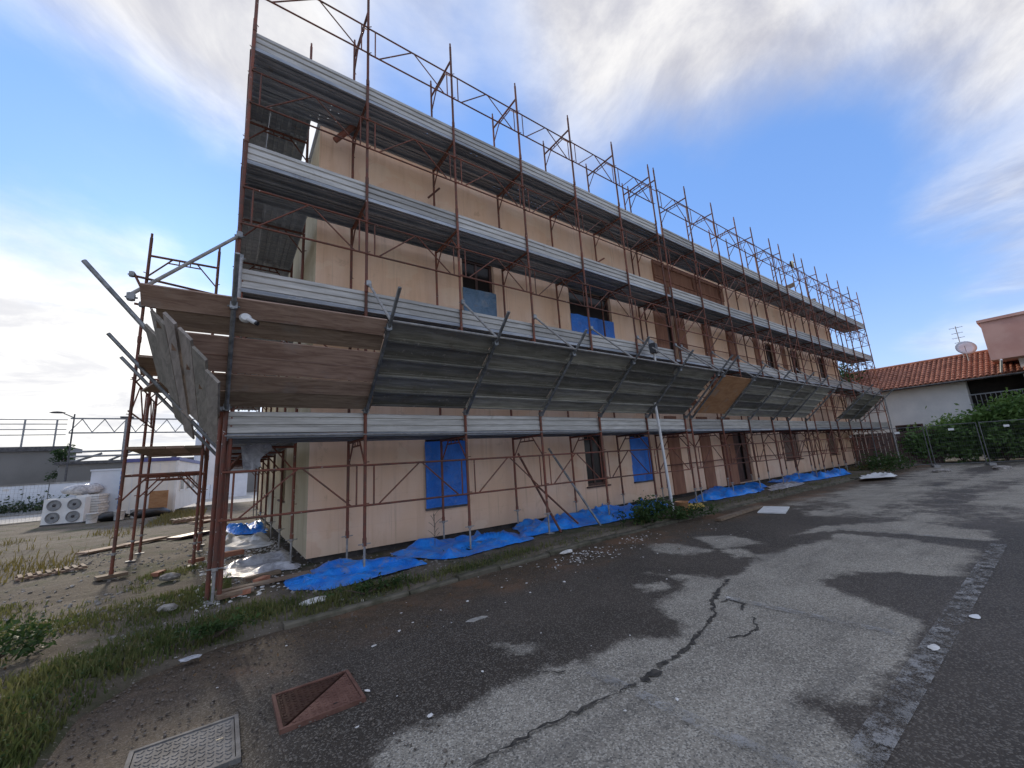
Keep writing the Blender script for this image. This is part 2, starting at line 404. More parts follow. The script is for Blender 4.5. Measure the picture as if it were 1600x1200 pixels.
def T(x, y, z, rz=0.): return Matrix.Translation((x, y, z)) @ Matrix.Rotation(rz, 4, 'Z')
def tag(o, label, cat, group=None):
    o['label'] = label; o['category'] = cat
    if group: o['group'] = group
    return o
def thing(name, loc, label, cat, group=None, rz=0.): return tag(link(name, None, m=T(*loc, rz)), label, cat, group)
def struct(o): o['kind'] = 'structure'; return o
def stuff(o): o['kind'] = 'stuff'; return o
def nz(x, y, z=0.): return mnoise.noise(Vector((x, y, z)))
def fb(x, y, z=0., o=4):
    a = 0; k = 1.; f = 1.
    for _ in range(o): a += k*nz(x*f, y*f, z+_*7.3); k *= .5; f *= 2.03
    return a

# ------------------------------------------------------------------ ground, road, kerb
KERB = [(-0.98, -12.0), (-0.86, -4.6), (-0.74, -2.75), (-0.70, -2.10), (-0.45, -1.66), (0.05, -1.38), (0.62, -1.34), (2.0, -1.27), (3.43, -1.15), (5.5, -1.0),
        (7.18, -.97), (9.48, -.93), (13.05, -.95), (18, -1.05), (24, -1.2), (30, -1.3)]
KX = np.array([k[0] for k in KERB]); KY = np.array([k[1] for k in KERB])
def kerb_y(x): return np.where(np.asarray(x) < KX[0], -60.0, np.interp(x, KX, KY))
def kerb_dist(px, py):
    """distance to the kerb line, positive on the road"""
    d = np.full(np.shape(px), 1e9)
    for (ax, ay), (bx, by) in zip(KERB[:-1], KERB[1:]):
        L2 = (bx-ax)**2+(by-ay)**2
        t = np.clip(((px-ax)*(bx-ax)+(py-ay)*(by-ay))/L2, 0, 1)
        d = np.minimum(d, np.hypot(px-ax-t*(bx-ax), py-ay-t*(by-ay)))
    return np.where((py < kerb_y(px)) & (px > -.98), d, -d)
def grid_mesh(name, xs, ys, zf, attrs=None):
    X, Y = np.meshgrid(xs, ys, indexing='ij'); Z = zf(X, Y)
    nx, ny = X.shape
    v = np.stack([X, Y, Z], -1).reshape(-1, 3)
    i = np.arange(nx*ny).reshape(nx, ny)
    f = np.stack([i[:-1, :-1], i[1:, :-1], i[1:, 1:], i[:-1, 1:]], -1).reshape(-1, 4)
    me = bpy.data.meshes.new(name); me.from_pydata(v.tolist(), [], f.tolist())
    me.polygons.foreach_set('use_smooth', [True]*len(f))
    for k, a in (attrs or {}).items():
        at = me.attributes.new(k, 'FLOAT', 'POINT'); at.data.foreach_set('value', a(X, Y).ravel().astype(np.float32))
    me.update(); return me
def seg(*spec):
    out = []
    for a, b, st in spec: out += list(np.arange(a, b, st))
    return np.array(out+[spec[-1][1]])
def vnoise(X, Y, sc, o=4, z=0.):
    return np.array([fb(a*sc, b*sc, z, o) for a, b in zip(X.ravel(), Y.ravel())]).reshape(X.shape)

far = MB(); far.add([(-900, -300, -.22), (900, -300, -.22), (900, 1200, -.22), (-900, 1200, -.22)], [(0, 1, 2, 3)])
struct(build(far, 'ground', 'yard'))

def verge_z(X, Y):
    d = kerb_dist(X, Y)
    z = .035*vnoise(X, Y, .9, 3)+.016*vnoise(X, Y, 4.2, 3, 5.)
    z = z*np.clip((-d)/.25, 0.25, 1)-.01
    z = np.where(np.abs(Y-.3) < 1.2, z*.7, z)
    wd_ = np.interp(X, [.6, 2.0], [.42, .10])
    drop = np.clip((d+wd_*.75)/wd_, 0, 1)
    drop = np.where(X < 2, drop*drop*.55+np.clip((d-.02)/.1, 0, 1)*.45, drop)
    return z*(1-drop)+drop*(-.30)
xs = seg((-60, -14, 6), (-14, -4, .5), (-4, 3.2, .08), (3.2, 12, .2), (12, 36, .6)); ys = seg((-7, -4, .5), (-4, 2.6, .08), (2.6, 9, .25), (9, 26, .8))
struct(link('dirt_verge', grid_mesh('dirt_verge', xs, ys, verge_z), 'earth'))

DRY = [[(0.74, -3.94), (0.87, -3.86), (1.12, -3.8), (1.39, -3.76), (1.81, -3.73), (2.08, -3.76), (2.56, -3.96), (2.86, -3.89), (3.06, -4.0), (3.19, -4.17), (3.49, -4.1), (3.66, -3.8), (3.77, -3.61), (4.41, -3.53), (4.73, -3.34), (4.65, -2.83), (4.94, -3.25), (5.01, -3.62), (5.41, -3.7), (6.42, -3.46), (6.81, -3.64), (7.21, -3.68), (8.01, -3.81), (8.58, -3.78), (8.62, -4.57), (8.31, -5.38), (6.72, -5.41), (6.54, -4.92), (6.27, -4.62), (5.71, -4.45), (5.49, -4.52), (5.22, -4.92), (5.09, -5.18), (4.89, -5.36), (4.6, -5.45), (4.13, -5.45), (3.82, -5.44), (3.56, -5.41), (3.42, -5.42), (3.2, -5.36), (3.05, -5.14), (2.96, -5.25), (2.78, -5.45), (2.7, -5.51), (2.25, -5.75), (0.9, -5.6), (.3, -4.6)],
       [(6.09, -1.77), (6.48, -2.14), (6.29, -2.83), (5.83, -2.66), (5.74, -2.27)], [(7.0, -2.09), (7.45, -2.54), (7.17, -3.23), (6.54, -2.78)],
       [(6.4, -2.97), (6.63, -3.13), (6.36, -3.46), (6.06, -3.31)], [(2.08, -3.16), (2.13, -3.32), (2.35, -3.48), (2.16, -3.54), (2.05, -3.48)],
       [(4.17, -3.09), (4.45, -3.26), (4.33, -3.38), (4.03, -3.29)], [(7.95, -3.26), (9.25, -3.42), (10.31, -4.2), (9.98, -5.46), (9.04, -5.4), (9.01, -4.6), (8.96, -3.7)],
       [(10.5, -2.8), (16, -2.2), (27, -3), (29, -8), (18, -10), (11.5, -6.2), (10.9, -4)]]
def poly_sd(X, Y, P):
    d = np.full(X.shape, 1e9); ins = np.zeros(X.shape, bool)
    for (ax, ay), (bx, by) in zip(P, P[1:]+P[:1]):
        L2 = (bx-ax)**2+(by-ay)**2
        t = np.clip(((X-ax)*(bx-ax)+(Y-ay)*(by-ay))/L2, 0, 1)
        d = np.minimum(d, np.hypot(X-ax-t*(bx-ax), Y-ay-t*(by-ay)))
        c = ((ay > Y) != (by > Y)) & (X < (bx-ax)*(Y-ay)/((by-ay)+1e-12)+ax)
        ins ^= c
    return np.where(ins, d, -d)
def dryf(X, Y):
    d = np.maximum.reduce([poly_sd(X, Y, P) for P in DRY])
    far_ = .30*vnoise(X*.16, Y*.9, 1.0, 4, 77.)+.04
    w_ = np.clip((X-9.2)/1.8, 0, 1)
    return np.clip(d*1.6, -.45, .45)*(1-w_)+far_*w_
xs = seg((-2, -1, .25), (-1, 9.5, .06), (9.5, 16, .2), (16, 48, 1.0)); ys = seg((-34, -9, 2.5), (-9, -6.4, .25), (-6.4, -.6, .06), (-.6, 2, .5))
road = struct(link('road', grid_mesh('road', xs, ys, lambda X, Y: -.10+.006*np.sin(X*1.3+Y*.7), {'dry': dryf, 'kerbdist': kerb_dist}), 'asphalt'))

def kerb_mesh(mb, a, b, jit):
    a = Vector((a[0], a[1], 0)); b = Vector((b[0], b[1], 0)); d = (b-a).normalized(); n = Vector((-d.y, d.x, 0))
    L = (b-a).length-.012; m = Matrix((d, n, Vector((0, 0, 1)))).transposed()
    prof = [(-.03, -.22), (.11, -.22), (.11, .0), (.10, .012), (-.012, .012), (-.03, -.006)]
    mm = Matrix.Translation(a+Vector((0, 0, jit))) @ m.to_4x4()
    mb.extrude(prof, .006, L, mm)
kerb = struct(link('kerb', None))
pts = []
for (ax, ay), (bx, by) in zip(KERB[6:-1], KERB[7:]):
    n = max(1, round(math.hypot(bx-ax, by-ay)/.95))
    pts += [(ax+(bx-ax)*k/n, ay+(by-ay)*k/n) for k in range(n)]
pts.append(KERB[-1])
for a, b in zip(pts[:-1], pts[1:]):
    mb = MB(); kerb_mesh(mb, a, b, random.uniform(-.075, -.03)); build(mb, 'kerb_stone', 'kerbstone', kerb)

def strip(pts, wd, z, name, mat, jit=0.):
    mb = MB(); vs = []
    for k, (x, y) in enumerate(pts):
        a = Vector(pts[max(k-1, 0)]); b = Vector(pts[min(k+1, len(pts)-1)]); d = (b-a).normalized(); n = Vector((-d.y, d.x))
        ww = wd*(1+jit*random.uniform(-1, 1))/2
        vs += [(x+n.x*ww, y+n.y*ww, z), (x-n.x*ww, y-n.y*ww, z)]
    mb.add(vs, [(2*k, 2*k+1, 2*k+3, 2*k+2) for k in range(len(pts)-1)])
    return build(mb, name, mat, road)
strip([(x, -5.55) for x in np.arange(1.2, 9.0, .4)], .15, -.086, 'marking_line', 'worn_paint')
strip([(4.40+.012*k, -3.95-.2*k) for k in range(8)], .10, -.085, 'marking_line', 'worn_paint')
strip([(2.30+.01*k, -4.0-.2*k) for k in range(8)], .10, -.085, 'marking_line', 'worn_paint')
strip([(9.0, -3.4), (9.0, -4.2), (9.05, -5.5)], .10, -.085, 'marking_line', 'worn_paint')
def crack(pts, wd):
    fine = []
    for (a, b) in zip(pts[:-1], pts[1:]):
        n = max(2, int(math.hypot(b[0]-a[0], b[1]-a[1])/.035))
        for k in range(n):
            t = k/n; fine.append((a[0]+(b[0]-a[0])*t+random.gauss(0, .011), a[1]+(b[1]-a[1])*t+random.gauss(0, .013)))
    strip(fine, wd, -.0875, 'crack', 'crack_fill', .75)
crack([(1.0, -4.33), (1.18, -4.31), (1.43, -4.31), (1.66, -4.31), (1.92, -4.34), (2.23, -4.38), (2.45, -4.4)], .018)
crack([(2.45, -4.4), (2.58, -4.39), (2.7, -4.37)], .05)
crack([(2.7, -4.37), (3.12, -4.35), (3.53, -4.25), (3.93, -4.14), (4.22, -3.95), (4.66, -3.81), (5.06, -3.72)], .032)
crack([(4.24, -4.04), (4.4, -4.08), (4.35, -4.21), (4.14, -4.28)], .022)
crack([(4.08, -4.4), (3.83, -4.55), (3.63, -4.53), (3.49, -4.44)], .016)
crack([(2.0, -3.80), (2.15, -3.93), (2.25, -3.95)], .012)

# ------------------------------------------------------------------ building
WX0, WX1, WY0, WY1, WZ0, WZ1 = 1.20, 30.4, 1.22, 14.0, .10, 8.42
bld = thing('plastered_building', (1.2, 1.22, 0), 'long three-storey building with bare peach plaster walls behind the scaffolding', 'building')
def wall_open(x0, x1, z0, z1, ops, depth):
    """wall in local x,z with front at y=0 and reveals going to +depth"""
    mb = MB(); xs = sorted({x0, x1, *[o[0] for o in ops], *[o[1] for o in ops]}); zs = sorted({z0, z1, *[o[2] for o in ops], *[o[3] for o in ops]})
    for a, b in zip(xs[:-1], xs[1:]):
        for c, d in zip(zs[:-1], zs[1:]):
            if any(o[0]-1e-6 <= a and b <= o[1]+1e-6 and o[2]-1e-6 <= c and d <= o[3]+1e-6 for o in ops): continue
            mb.add([(a, 0, c), (b, 0, c), (b, 0, d), (a, 0, d)], [(0, 1, 2, 3)])
    for a, b, c, d in ops:
        q = depth
        mb.add([(a, 0, c), (b, 0, c), (b, 0, d), (a, 0, d), (a, q, c), (b, q, c), (b, q, d), (a, q, d)], [(0, 4, 5, 1), (1, 5, 6, 2), (2, 6, 7, 3), (3, 7, 4, 0)])
    mb.add([(x0, 0, z0), (x1, 0, z0), (x1, .12, z0), (x0, .12, z0)], [(3, 2, 1, 0)])
    return mb
# x0, x1, z0, z1, kind, height of the plastic sheet
OPEN = [(3.32, 4.25, .68, 2.38, 'sheet', 1.96), (7.86, 8.64, .68, 2.34, 'bars', 0), (9.76, 10.64, .68, 2.34, 'sheet', 1.94), (15.92, 17.2, .12, 2.42, 'door', 0),
        (20.4, 22.2, .75, 2.0, 'shutter', 0), (25.9, 27.3, .75, 2.0, 'shutter', 0),
        (4.35, 5.25, 4.62, 6.36, 'pale', 5.55), (7.82, 9.62, 4.62, 6.32, 'sheet', 5.50), (12.52, 13.02, 4.3, 6.30, 'bars', 0), (20.4, 21.3, 4.5, 6.2, 'bars', 0),
        (23.3, 24.3, 4.5, 6.2, 'bars', 0), (27.1, 28.2, 4.5, 6.2, 'bars', 0)]
build(wall_open(WX0, WX1, WZ0, WZ1, [o[:4] for o in OPEN], .2), 'front_wall', 'plaster', bld, T(0, WY0, 0))
SIDE = [(3.2, 4.2, .9, 2.3), (7.4, 8.4, .9, 2.3), (3.2, 4.2, 4.6, 6.2), (7.4, 8.4, 4.6, 6.2)]
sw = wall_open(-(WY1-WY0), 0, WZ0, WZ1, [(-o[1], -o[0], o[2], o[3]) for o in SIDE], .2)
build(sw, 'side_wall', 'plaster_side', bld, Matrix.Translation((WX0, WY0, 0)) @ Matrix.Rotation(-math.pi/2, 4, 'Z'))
mb = MB(); mb.add([(WX1, WY0, WZ0), (WX1, WY1, WZ0), (WX1, WY1, WZ1), (WX1, WY0, WZ1), (WX0, WY1, WZ0), (WX0, WY1, WZ1)], [(0, 1, 2, 3), (1, 4, 5, 2)])
build(mb, 'rear_wall', 'plaster', bld)
build(MB().bx(WX0+.13, WX1-.1, WY0+.13, WY1-.1, -.2, WZ0+.02), 'plinth', 'plinth', bld)
rf = build(MB().bx(WX0+.02, WX1-.02, WY0+.02, WY1-.02, WZ1-.05, WZ1+.02), 'roof', 'concrete', bld)
mb = MB(); mb.bx(WX0-.05, WX1+.05, WY0-.05, WY0+.28, WZ1+.022, WZ1+.055); mb.bx(WX0-.05, WX0+.28, WY0+.285, WY1, WZ1+.022, WZ1+.055)
build(mb, 'roof_flashing', 'white_paint', rf)
def sheet_grid(x0, x1, z0, z1, amp, seed, nx=14, nz_=14):
    mb = MB(); vs = []
    for i in range(nx+1):
        for j in range(nz_+1):
            x = x0+(x1-x0)*i/nx; z = z0+(z1-z0)*j/nz_
            zz = z+(.02*nz(x*4, seed) if j == nz_ else 0)
            vs.append((x, amp*fb(x*2.2, z*1.1, seed)+.4*amp*math.sin(x*9+seed), zz))
    mb.add(vs, [(i*(nz_+1)+j, (i+1)*(nz_+1)+j, (i+1)*(nz_+1)+j+1, i*(nz_+1)+j+1) for i in range(nx) for j in range(nz_)], True)
    return mb
def window(x0, x1, z0, z1, kind, sh, m, seed):
    wd = link('window' if kind != 'door' else 'doorway', MB().bx(x0, x1, .195, .21, z0, z1).mesh('room'), 'unlit_interior', bld, m)  # thin near-black panel paints in the unlit room behind the opening
    fr = MB(); t = .07
    for a in ((x0, x0+t, z0, z1), (x1-t, x1, z0, z1), (x0+t, x1-t, z1-t, z1), (x0+t, x1-t, z0, z0+t)): fr.bx(a[0], a[1], .10, .16, a[2], a[3])
    build(fr, 'frame', 'dark_wood', wd, m)
    if kind in ('bars', 'pale', 'sheet'):
        xm = (x0+x1)/2
        build(MB().bx(xm-.035, xm+.035, .11, .15, z0+t, z1-t), 'mullion', 'dark_wood', wd, m)
        for a, b in ((x0+t, xm-.035), (xm+.035, x1-t)): build(MB().bx(a, b, .128, .134, z0+t, z1-t), 'pane', 'glass', wd, m)
    if kind == 'bars': build(MB().bx(x0-.06, x1+.06, -.05, .09, z0-.04, z0-.002), 'sill', 'dark_wood', wd, m)
    if kind == 'shutter':
        k = 0; z = z0+t
        while z < z1-t-.1:
            build(MB().bx(x0+t, x1-t, .115, .14, z, min(z+.115, z1-t)), 'slat', 'shutter', wd, m); z += .12
        build(MB().bx(x0-.06, x1+.06, -.05, .09, z0-.04, z0-.002), 'sill', 'dark_wood', wd, m)
    if kind == 'door':
        build(MB().bx(x0+t, (x0+x1)/2, .11, .15, z0+t, z1-t), 'door_leaf', 'dark_wood', wd, m)
        build(MB().bx((x0+x1)/2+.25, x1-t, .11, .15, z0+t, z1-t), 'door_leaf', 'dark_wood', wd, m)
    if kind in ('sheet', 'pale'):
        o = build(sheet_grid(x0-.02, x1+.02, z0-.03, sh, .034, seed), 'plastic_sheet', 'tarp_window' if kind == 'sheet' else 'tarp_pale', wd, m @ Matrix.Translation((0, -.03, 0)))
        if kind == 'sheet': build(MB().bx(x0-.02, x1+.02, -.045, .02, z0-.07, z0-.028), 'sill', 'plinth', wd, m)
for k, o in enumerate(OPEN): window(*o, T(0, WY0, 0), k*3.7)
for k, o in enumerate(SIDE): window(-o[1], -o[0], o[2], o[3], 'bars', 0, Matrix.Translation((WX0, WY0, 0)) @ Matrix.Rotation(-math.pi/2, 4, 'Z'), k+40.)
for x0, x1, z0, z1 in [(11.64, 12.28, WZ0, 2.6), (13.55, 14.22, WZ0, 2.6), (14.95, 15.86, WZ0, 2.6), (11.84, 12.5, 3.0, 6.3), (13.04, 13.68, 3.0, 6.3), (14.9, 15.58, 3.0, 6.3), (16.78, 17.55, 3.0, 6.3),
                       (19.2, 19.7, 3.0, 6.3), (22.1, 22.6, 3.0, 6.3)]:
    build(MB().bx(x0, x1, WY0-.035, WY0+.02, z0, z1), 'pilaster', 'brown_paint', bld)
pn = build(MB().bx(12.15, 17.1, WY0-.03, WY0+.02, 7.05, 8.28), 'parapet_panel', 'brown_paint', bld)
for a in ((12.15, 17.1, 8.14, 8.28), (12.15, 17.1, 7.60, 7.68), (12.15, 12.5, 7.7, 8.12), (14.7, 15.1, 7.7, 8.12), (16.7, 17.1, 7.7, 8.12)):
    build(MB().bx(a[0], a[1], WY0-.06, WY0-.032, a[2], a[3]), 'moulding', 'brown_paint', pn)

# ------------------------------------------------------------------ scaffold kit
TOP = [2.33, 4.42, 6.51, 8.60, 10.69]          # tops of the standards, lift by lift
TRZ = [t-.37 for t in TOP]                      # transoms that carry the decks
FW = 1.05
def frame_mesh(h, wd=FW, pins=True):
    """one welded portal frame: top at z=0, going down h; outer standard at y=0, inner at y=wd"""
    mb = MB()
    for y in (0, wd):
        mb.tube((0, y, -h), (0, y, 0), .025, 8); mb.tube((0, y, -h-.005), (0, y, -h+.11), .031, 8)
        mb.tube((0, y, -.02), (0, y, .09), .019, 6)
        if pins:
            for z in (-1.36, -.74):
                if -z < h: mb.tube((0, y, z), (.05, y-.05 if y == 0 else y+.05, z), .008, 5)
    mb.tube((0, 0, -.37), (0, wd, -.37), .023, 8)
    mb.tube((0, .27, -.46), (0, wd-.27, -.46), .014, 6)
    for y, q in ((0, 1), (wd, -1)):
        mb.tube((0, y, -.80), (0, y+q*.27, -.46), .014, 6); mb.tube((0, y+q*.27, -.46), (0, y+q*.34, -.37), .014, 6)
    mb.tube((0, wd*.42, -.46), (0, wd*.42, -.37), .010, 5); mb.tube((0, wd*.58, -.46), (0, wd*.58, -.37), .010, 5)
    return mb.mesh('frame')
FR_GROUND = frame_mesh(1.97); FR_LIFT = frame_mesh(2.09)
def rail_mesh():
    """welded lattice guardrail for a bay of length 1, scaled along x; z=0 at the lower chord"""
    mb = MB(); r = .0165
    mb.tube((0, 0, 0), (1.8, 0, 0), r, 6); mb.tube((0, 0, .60), (1.8, 0, .60), r, 6)
    for x in (.13, 1.67): mb.tube((x, 0, 0), (x, 0, .60), .0125, 6)
    mb.tube((.20, 0, 0), (.88, 0, .60), .0125, 6); mb.tube((.92, 0, .60), (1.60, 0, 0), .0125, 6)
    return mb.mesh('guardrail')
RAIL = rail_mesh()
PW = .335
def plank_prof(wd):
    t = .005
    return [(0, 0), (0, .06), (wd, .06), (wd, 0), (wd-.03, 0), (wd-.03, t), (wd-t, t), (wd-t, .06-t), (wd*.68, .06-t), (wd*.66, .035), (wd*.60, .035), (wd*.58, .06-t),
            (wd*.42, .06-t), (wd*.40, .035), (wd*.34, .035), (wd*.32, .06-t), (t, .06-t), (t, t), (.03, t), (.03, 0)]
mbp = MB(); mbp.extrude(plank_prof(PW-.004), -.004, 1.802); PLANK = mbp.mesh('deck_plank')
TOEP = [(.016, 0), (-.004, 0), (-.024, .012), (-.024, .085), (-.004, .098), (-.004, .112), (-.024, .125), (-.024, .195), (-.004, .208), (-.004, .222), (-.024, .235), (-.024, .288), (-.004, .30), (.016, .30)]
mbt = MB(); mbt.extrude(TOEP[::-1], .01, 1.79); TOE = mbt.mesh('toe_board')
mbf = MB(); mbf.extrude([(0, 0), (0, .05), (.150, .05), (.153, .044), (.157, .044), (.16, .05), (.305, .05), (.305, 0), (.275, 0), (.275, .005), (.30, .005), (.30, .045), (.005, .045), (.005, .005), (.03, .005), (.03, 0)], .006, 1.794); FANP = mbf.mesh('canopy_plank')
def jack_mesh():
    mb = MB(); mb.tube((0, 0, .012), (0, 0, .50), .017, 8); mb.box((0, 0, .006), (.15, .15, .012))
    mb.tube((0, 0, .36), (0, 0, .40), .034, 8); mb.tube((-.09, 0, .385), (.09, 0, .385), .009, 5); return mb.mesh('base_jack')
JACK = jack_mesh()
def clamp_mesh():
    mb = MB(); mb.box((0, 0, 0), (.075, .075, .08)); mb.tube((-.06, .02, 0), (.06, .02, 0), .012, 6); mb.tube((0, 0, -.05), (0, 0, .05), .033, 8); return mb.mesh('clamp')
CLAMP = clamp_mesh()
def clamp_at(c, mat, parent, m=None): return link('clamp', CLAMP, 'tube_grey', parent, (m or Matrix.Identity(4)) @ Matrix.Translation(c))

def scaffold_run(root, xs, lifts, m=None, decks=(0, 1, 2, 3), rails=True, toes=True, skip=(), jack=True, rail_from=0):
    """frames at positions xs along a run; m carries the run's local x,y axes to the world"""
    m = m or Matrix.Identity(4)
    for x in xs:
        for k in range(lifts):
            jit = random.uniform(-.006, .006)
            link('frame', FR_GROUND if k == 0 else FR_LIFT, 'tube', root, m @ Matrix.Translation((x, jit, TOP[k])))
        if jack:
            for y in (0, FW): link('base_jack', JACK, 'jack', root, m @ Matrix.Translation((x, y, 0)))
    for a, b in zip(xs[:-1], xs[1:]):
        L = b-a; sx = Matrix.Diagonal((L/1.8, 1, 1, 1))
        for k in range(rail_from, lifts):
            if rails and (a, k) not in skip:
                z = TOP[k]-1.39+random.uniform(-.012, .012)
                link('guardrail', RAIL, 'tube', root, m @ Matrix.Translation((a, -.028, z)) @ sx)
        for k in decks:
            if k >= lifts: continue
            for j in range(3):
                dz = random.uniform(0, .006)
                link('deck_plank', PLANK, 'deck', root, m @ Matrix.Translation((a, .022+j*PW, TRZ[k]+.028+dz)) @ sx)
            if toes:
                link('toe_board', TOE, 'toe', root, m @ Matrix.Translation((a, .045+random.uniform(-.006, .006), TRZ[k]+.092)) @ Matrix.Rotation(random.uniform(-.006, .006), 4, 'Y') @ sx)

def fan(root, positions, bays, m=None, planks=5, ply=(), struts=True, board=None, mat='fan'):
    """sloping protective canopy: poles, struts and planks"""
    m = m or Matrix.Identity(4)
    A = Vector((0, -.06, 2.40)); B = Vector((0, -1.56, 3.80)); d = (B-A).normalized()
    for x in positions:
        o = random.uniform(-.05, .1)
        mb = MB(); mb.tube((x, -.06, 2.38), Vector((x, 0, 0))+B+d*o, .026, 8)
        pl = build(mb, 'canopy_pole', 'tube_grey', root, m)
        for q in ((x, -.035, 2.40), (x, -1.14, 3.42)): clamp_at(q, 'tube_grey', pl, m)
        if struts:
            mb = MB(); mb.tube((x+.04, -.03, 4.56), (x+.04, -1.16, 3.50), .021, 8); st = build(mb, 'canopy_strut', 'jack', root, m)
            clamp_at((x+.03, -.02, 4.57), 'tube_grey', st, m)
    n = Vector((0, -d.z, d.y)).normalized()       # towards the building and up
    if n.z < 0: n = -n
    for a, b in bays:
        sx = Matrix.Diagonal(((b-a)/1.8, 1, 1, 1))
        for j in range(planks):
            org = Vector((a, 0, 0))+A+d*(.03+(j+1)*.309)+n*.03
            rot = Matrix((Vector((1, 0, 0)), -d, n)).transposed().to_4x4()
            if rot.determinant() < 0: rot = Matrix((Vector((1, 0, 0)), -d, -n)).transposed().to_4x4()
            link('canopy_plank', FANP, mat, root, m @ Matrix.Translation(org) @ rot @ Matrix.Rotation(.11+random.uniform(-.025, .025), 4, 'X') @ sx)
        mb = MB(); e = A+d*1.60; mb.tube((a, e.y, e.z), (b, e.y, e.z), .020, 8); build(mb, 'edge_tube', 'jack', root, m)
    return A, d, n

XA = [1.8*k for k in range(7)]
XB = [11.1, 12.9, 14.72, 16.55, 18.0, 19.8, 20.8, 22.6, 23.6, 25.4, 27.2, 29.0, 30.8, 32.6]
scA = thing('facade_scaffold', (0, 0, 0), 'near half of the rusty tube scaffold along the front wall, with four steel decks', 'scaffold')
scaffold_run(scA, XA, 5)
A, d, n = fan(scA, XA[0:], [(a, b) for a, b in zip(XA[1:-1], XA[2:])])
# boarded first bay of the canopy and its overhanging corner
for j in range(6):
    wdt = .250; c = A+d*(.12+j*.268)+n*(.045+random.uniform(-.02, .02))
    x0, x1 = (-.14-.135*j-.03*random.random(), 1.86-.02*j)
    if j == 5: x0 = -.80
    rot = Matrix((Vector((1, 0, 0)), d, n)).transposed()
    if rot.determinant() < 0: rot = Matrix((Vector((1, 0, 0)), d, -n)).transposed()
    build(MB().box((0, 0, 0), (x1-x0, wdt, .028)), 'canopy_board', 'wood', scA, Matrix.Translation(c+Vector(((x0+x1)/2, 0, 0))) @ rot.to_4x4() @ Matrix.Rotation(random.uniform(-.01, .01), 4, 'Z'))
mb = MB(); mb.tube((0, -.02, 2.02), (10.9, -.02, 2.02), .012, 6); build(mb, 'cable', 'jack', scA)
for x, z, dx in ((5.0, 6.9, .25), (8.7, 7.1, .3), (3.4, 7.4, .2)):
    build(MB().tube((x, .95, z), (x+dx, .75, z+.2), .022, 8), 'wall_tie', 'tube', scA)
build(MB().tube((1.42, .9, 7.92), (1.75, .75, 8.3), .06, 8), 'wall_tie', 'tube', scA)['label'] = 'short thick rust-red tube at the roof edge'
for x, y, z1 in ((.065, .06, 4.3), (-.055, .12, 2.6), (.02, .62, 2.3)):
    build(MB().tube((x, y, .02), (x, y, z1), .026, 8), 'extra_post', 'tube', scA)
def inner_rails(root, xs, lifts):
    for a, b in zip(xs[:-1], xs[1:]):
        for k in lifts:
            z = TOP[k]-1.30
            build(MB().tube((a, 1.075, z), (b, 1.075, z+random.uniform(-.02, .02)), .017, 6), 'inner_rail', 'tube', root)
            if random.random() < .45: build(MB().tube((a+.03, .03, TOP[k]-1.85), (b-.03, .03, TOP[k]-.45), .016, 6), 'diagonal_brace', 'tube', root)
scB = thing('facade_scaffold', (11.1, 0, 0), 'far half of the rusty tube scaffold along the front wall, beyond the doubled posts', 'scaffold')
scaffold_run(scB, XB, 5); inner_rails(scB, XB, (0, 1, 2, 3))
for k in range(4):
    for j in range(3): link('deck_plank', PLANK, 'deck', scB, Matrix.Translation((10.8, .022+j*PW, TRZ[k]+.036)) @ Matrix.Diagonal((.31/1.8, 1, 1, 1)))
A, d, n = fan(scB, XB[:6]+XB[8:11], [(a, b) for a, b in zip(XB[1:5], XB[2:6])]+[(23.6, 25.4), (25.4, 27.2)])
c = A+d*.80+n*.05
rot = Matrix((Vector((1, 0, 0)), d, n)).transposed()
if rot.determinant() < 0: rot = Matrix((Vector((1, 0, 0)), d, -n)).transposed()
build(MB().box((0, 0, 0), (1.76, 1.35, .022)), 'canopy_panel', 'ply', scB, Matrix.Translation(c+Vector((12.0, 0, 0))) @ rot.to_4x4())['label'] = 'orange-brown plywood sheet filling one canopy bay'
build(MB().tube((27.0, -1.2, -.1), (27.0, -1.2, 3.45), .03, 8), 'prop_pole', 'jack', scB)
for k in range(4):
    build(MB().tube((30.8, 1.05, 2.3+k*1.6), (33.4, 1.05, 2.5+k*1.6), .022, 6), 'end_rail', 'tube', scB)
for z in (3.0, 3.6, 5.1, 5.7, 7.2, 7.8, 9.3, 9.9): build(MB().tube((32.6, 0, z), (32.6, 1.05, z), .018, 6), 'end_rail', 'tube', scB)

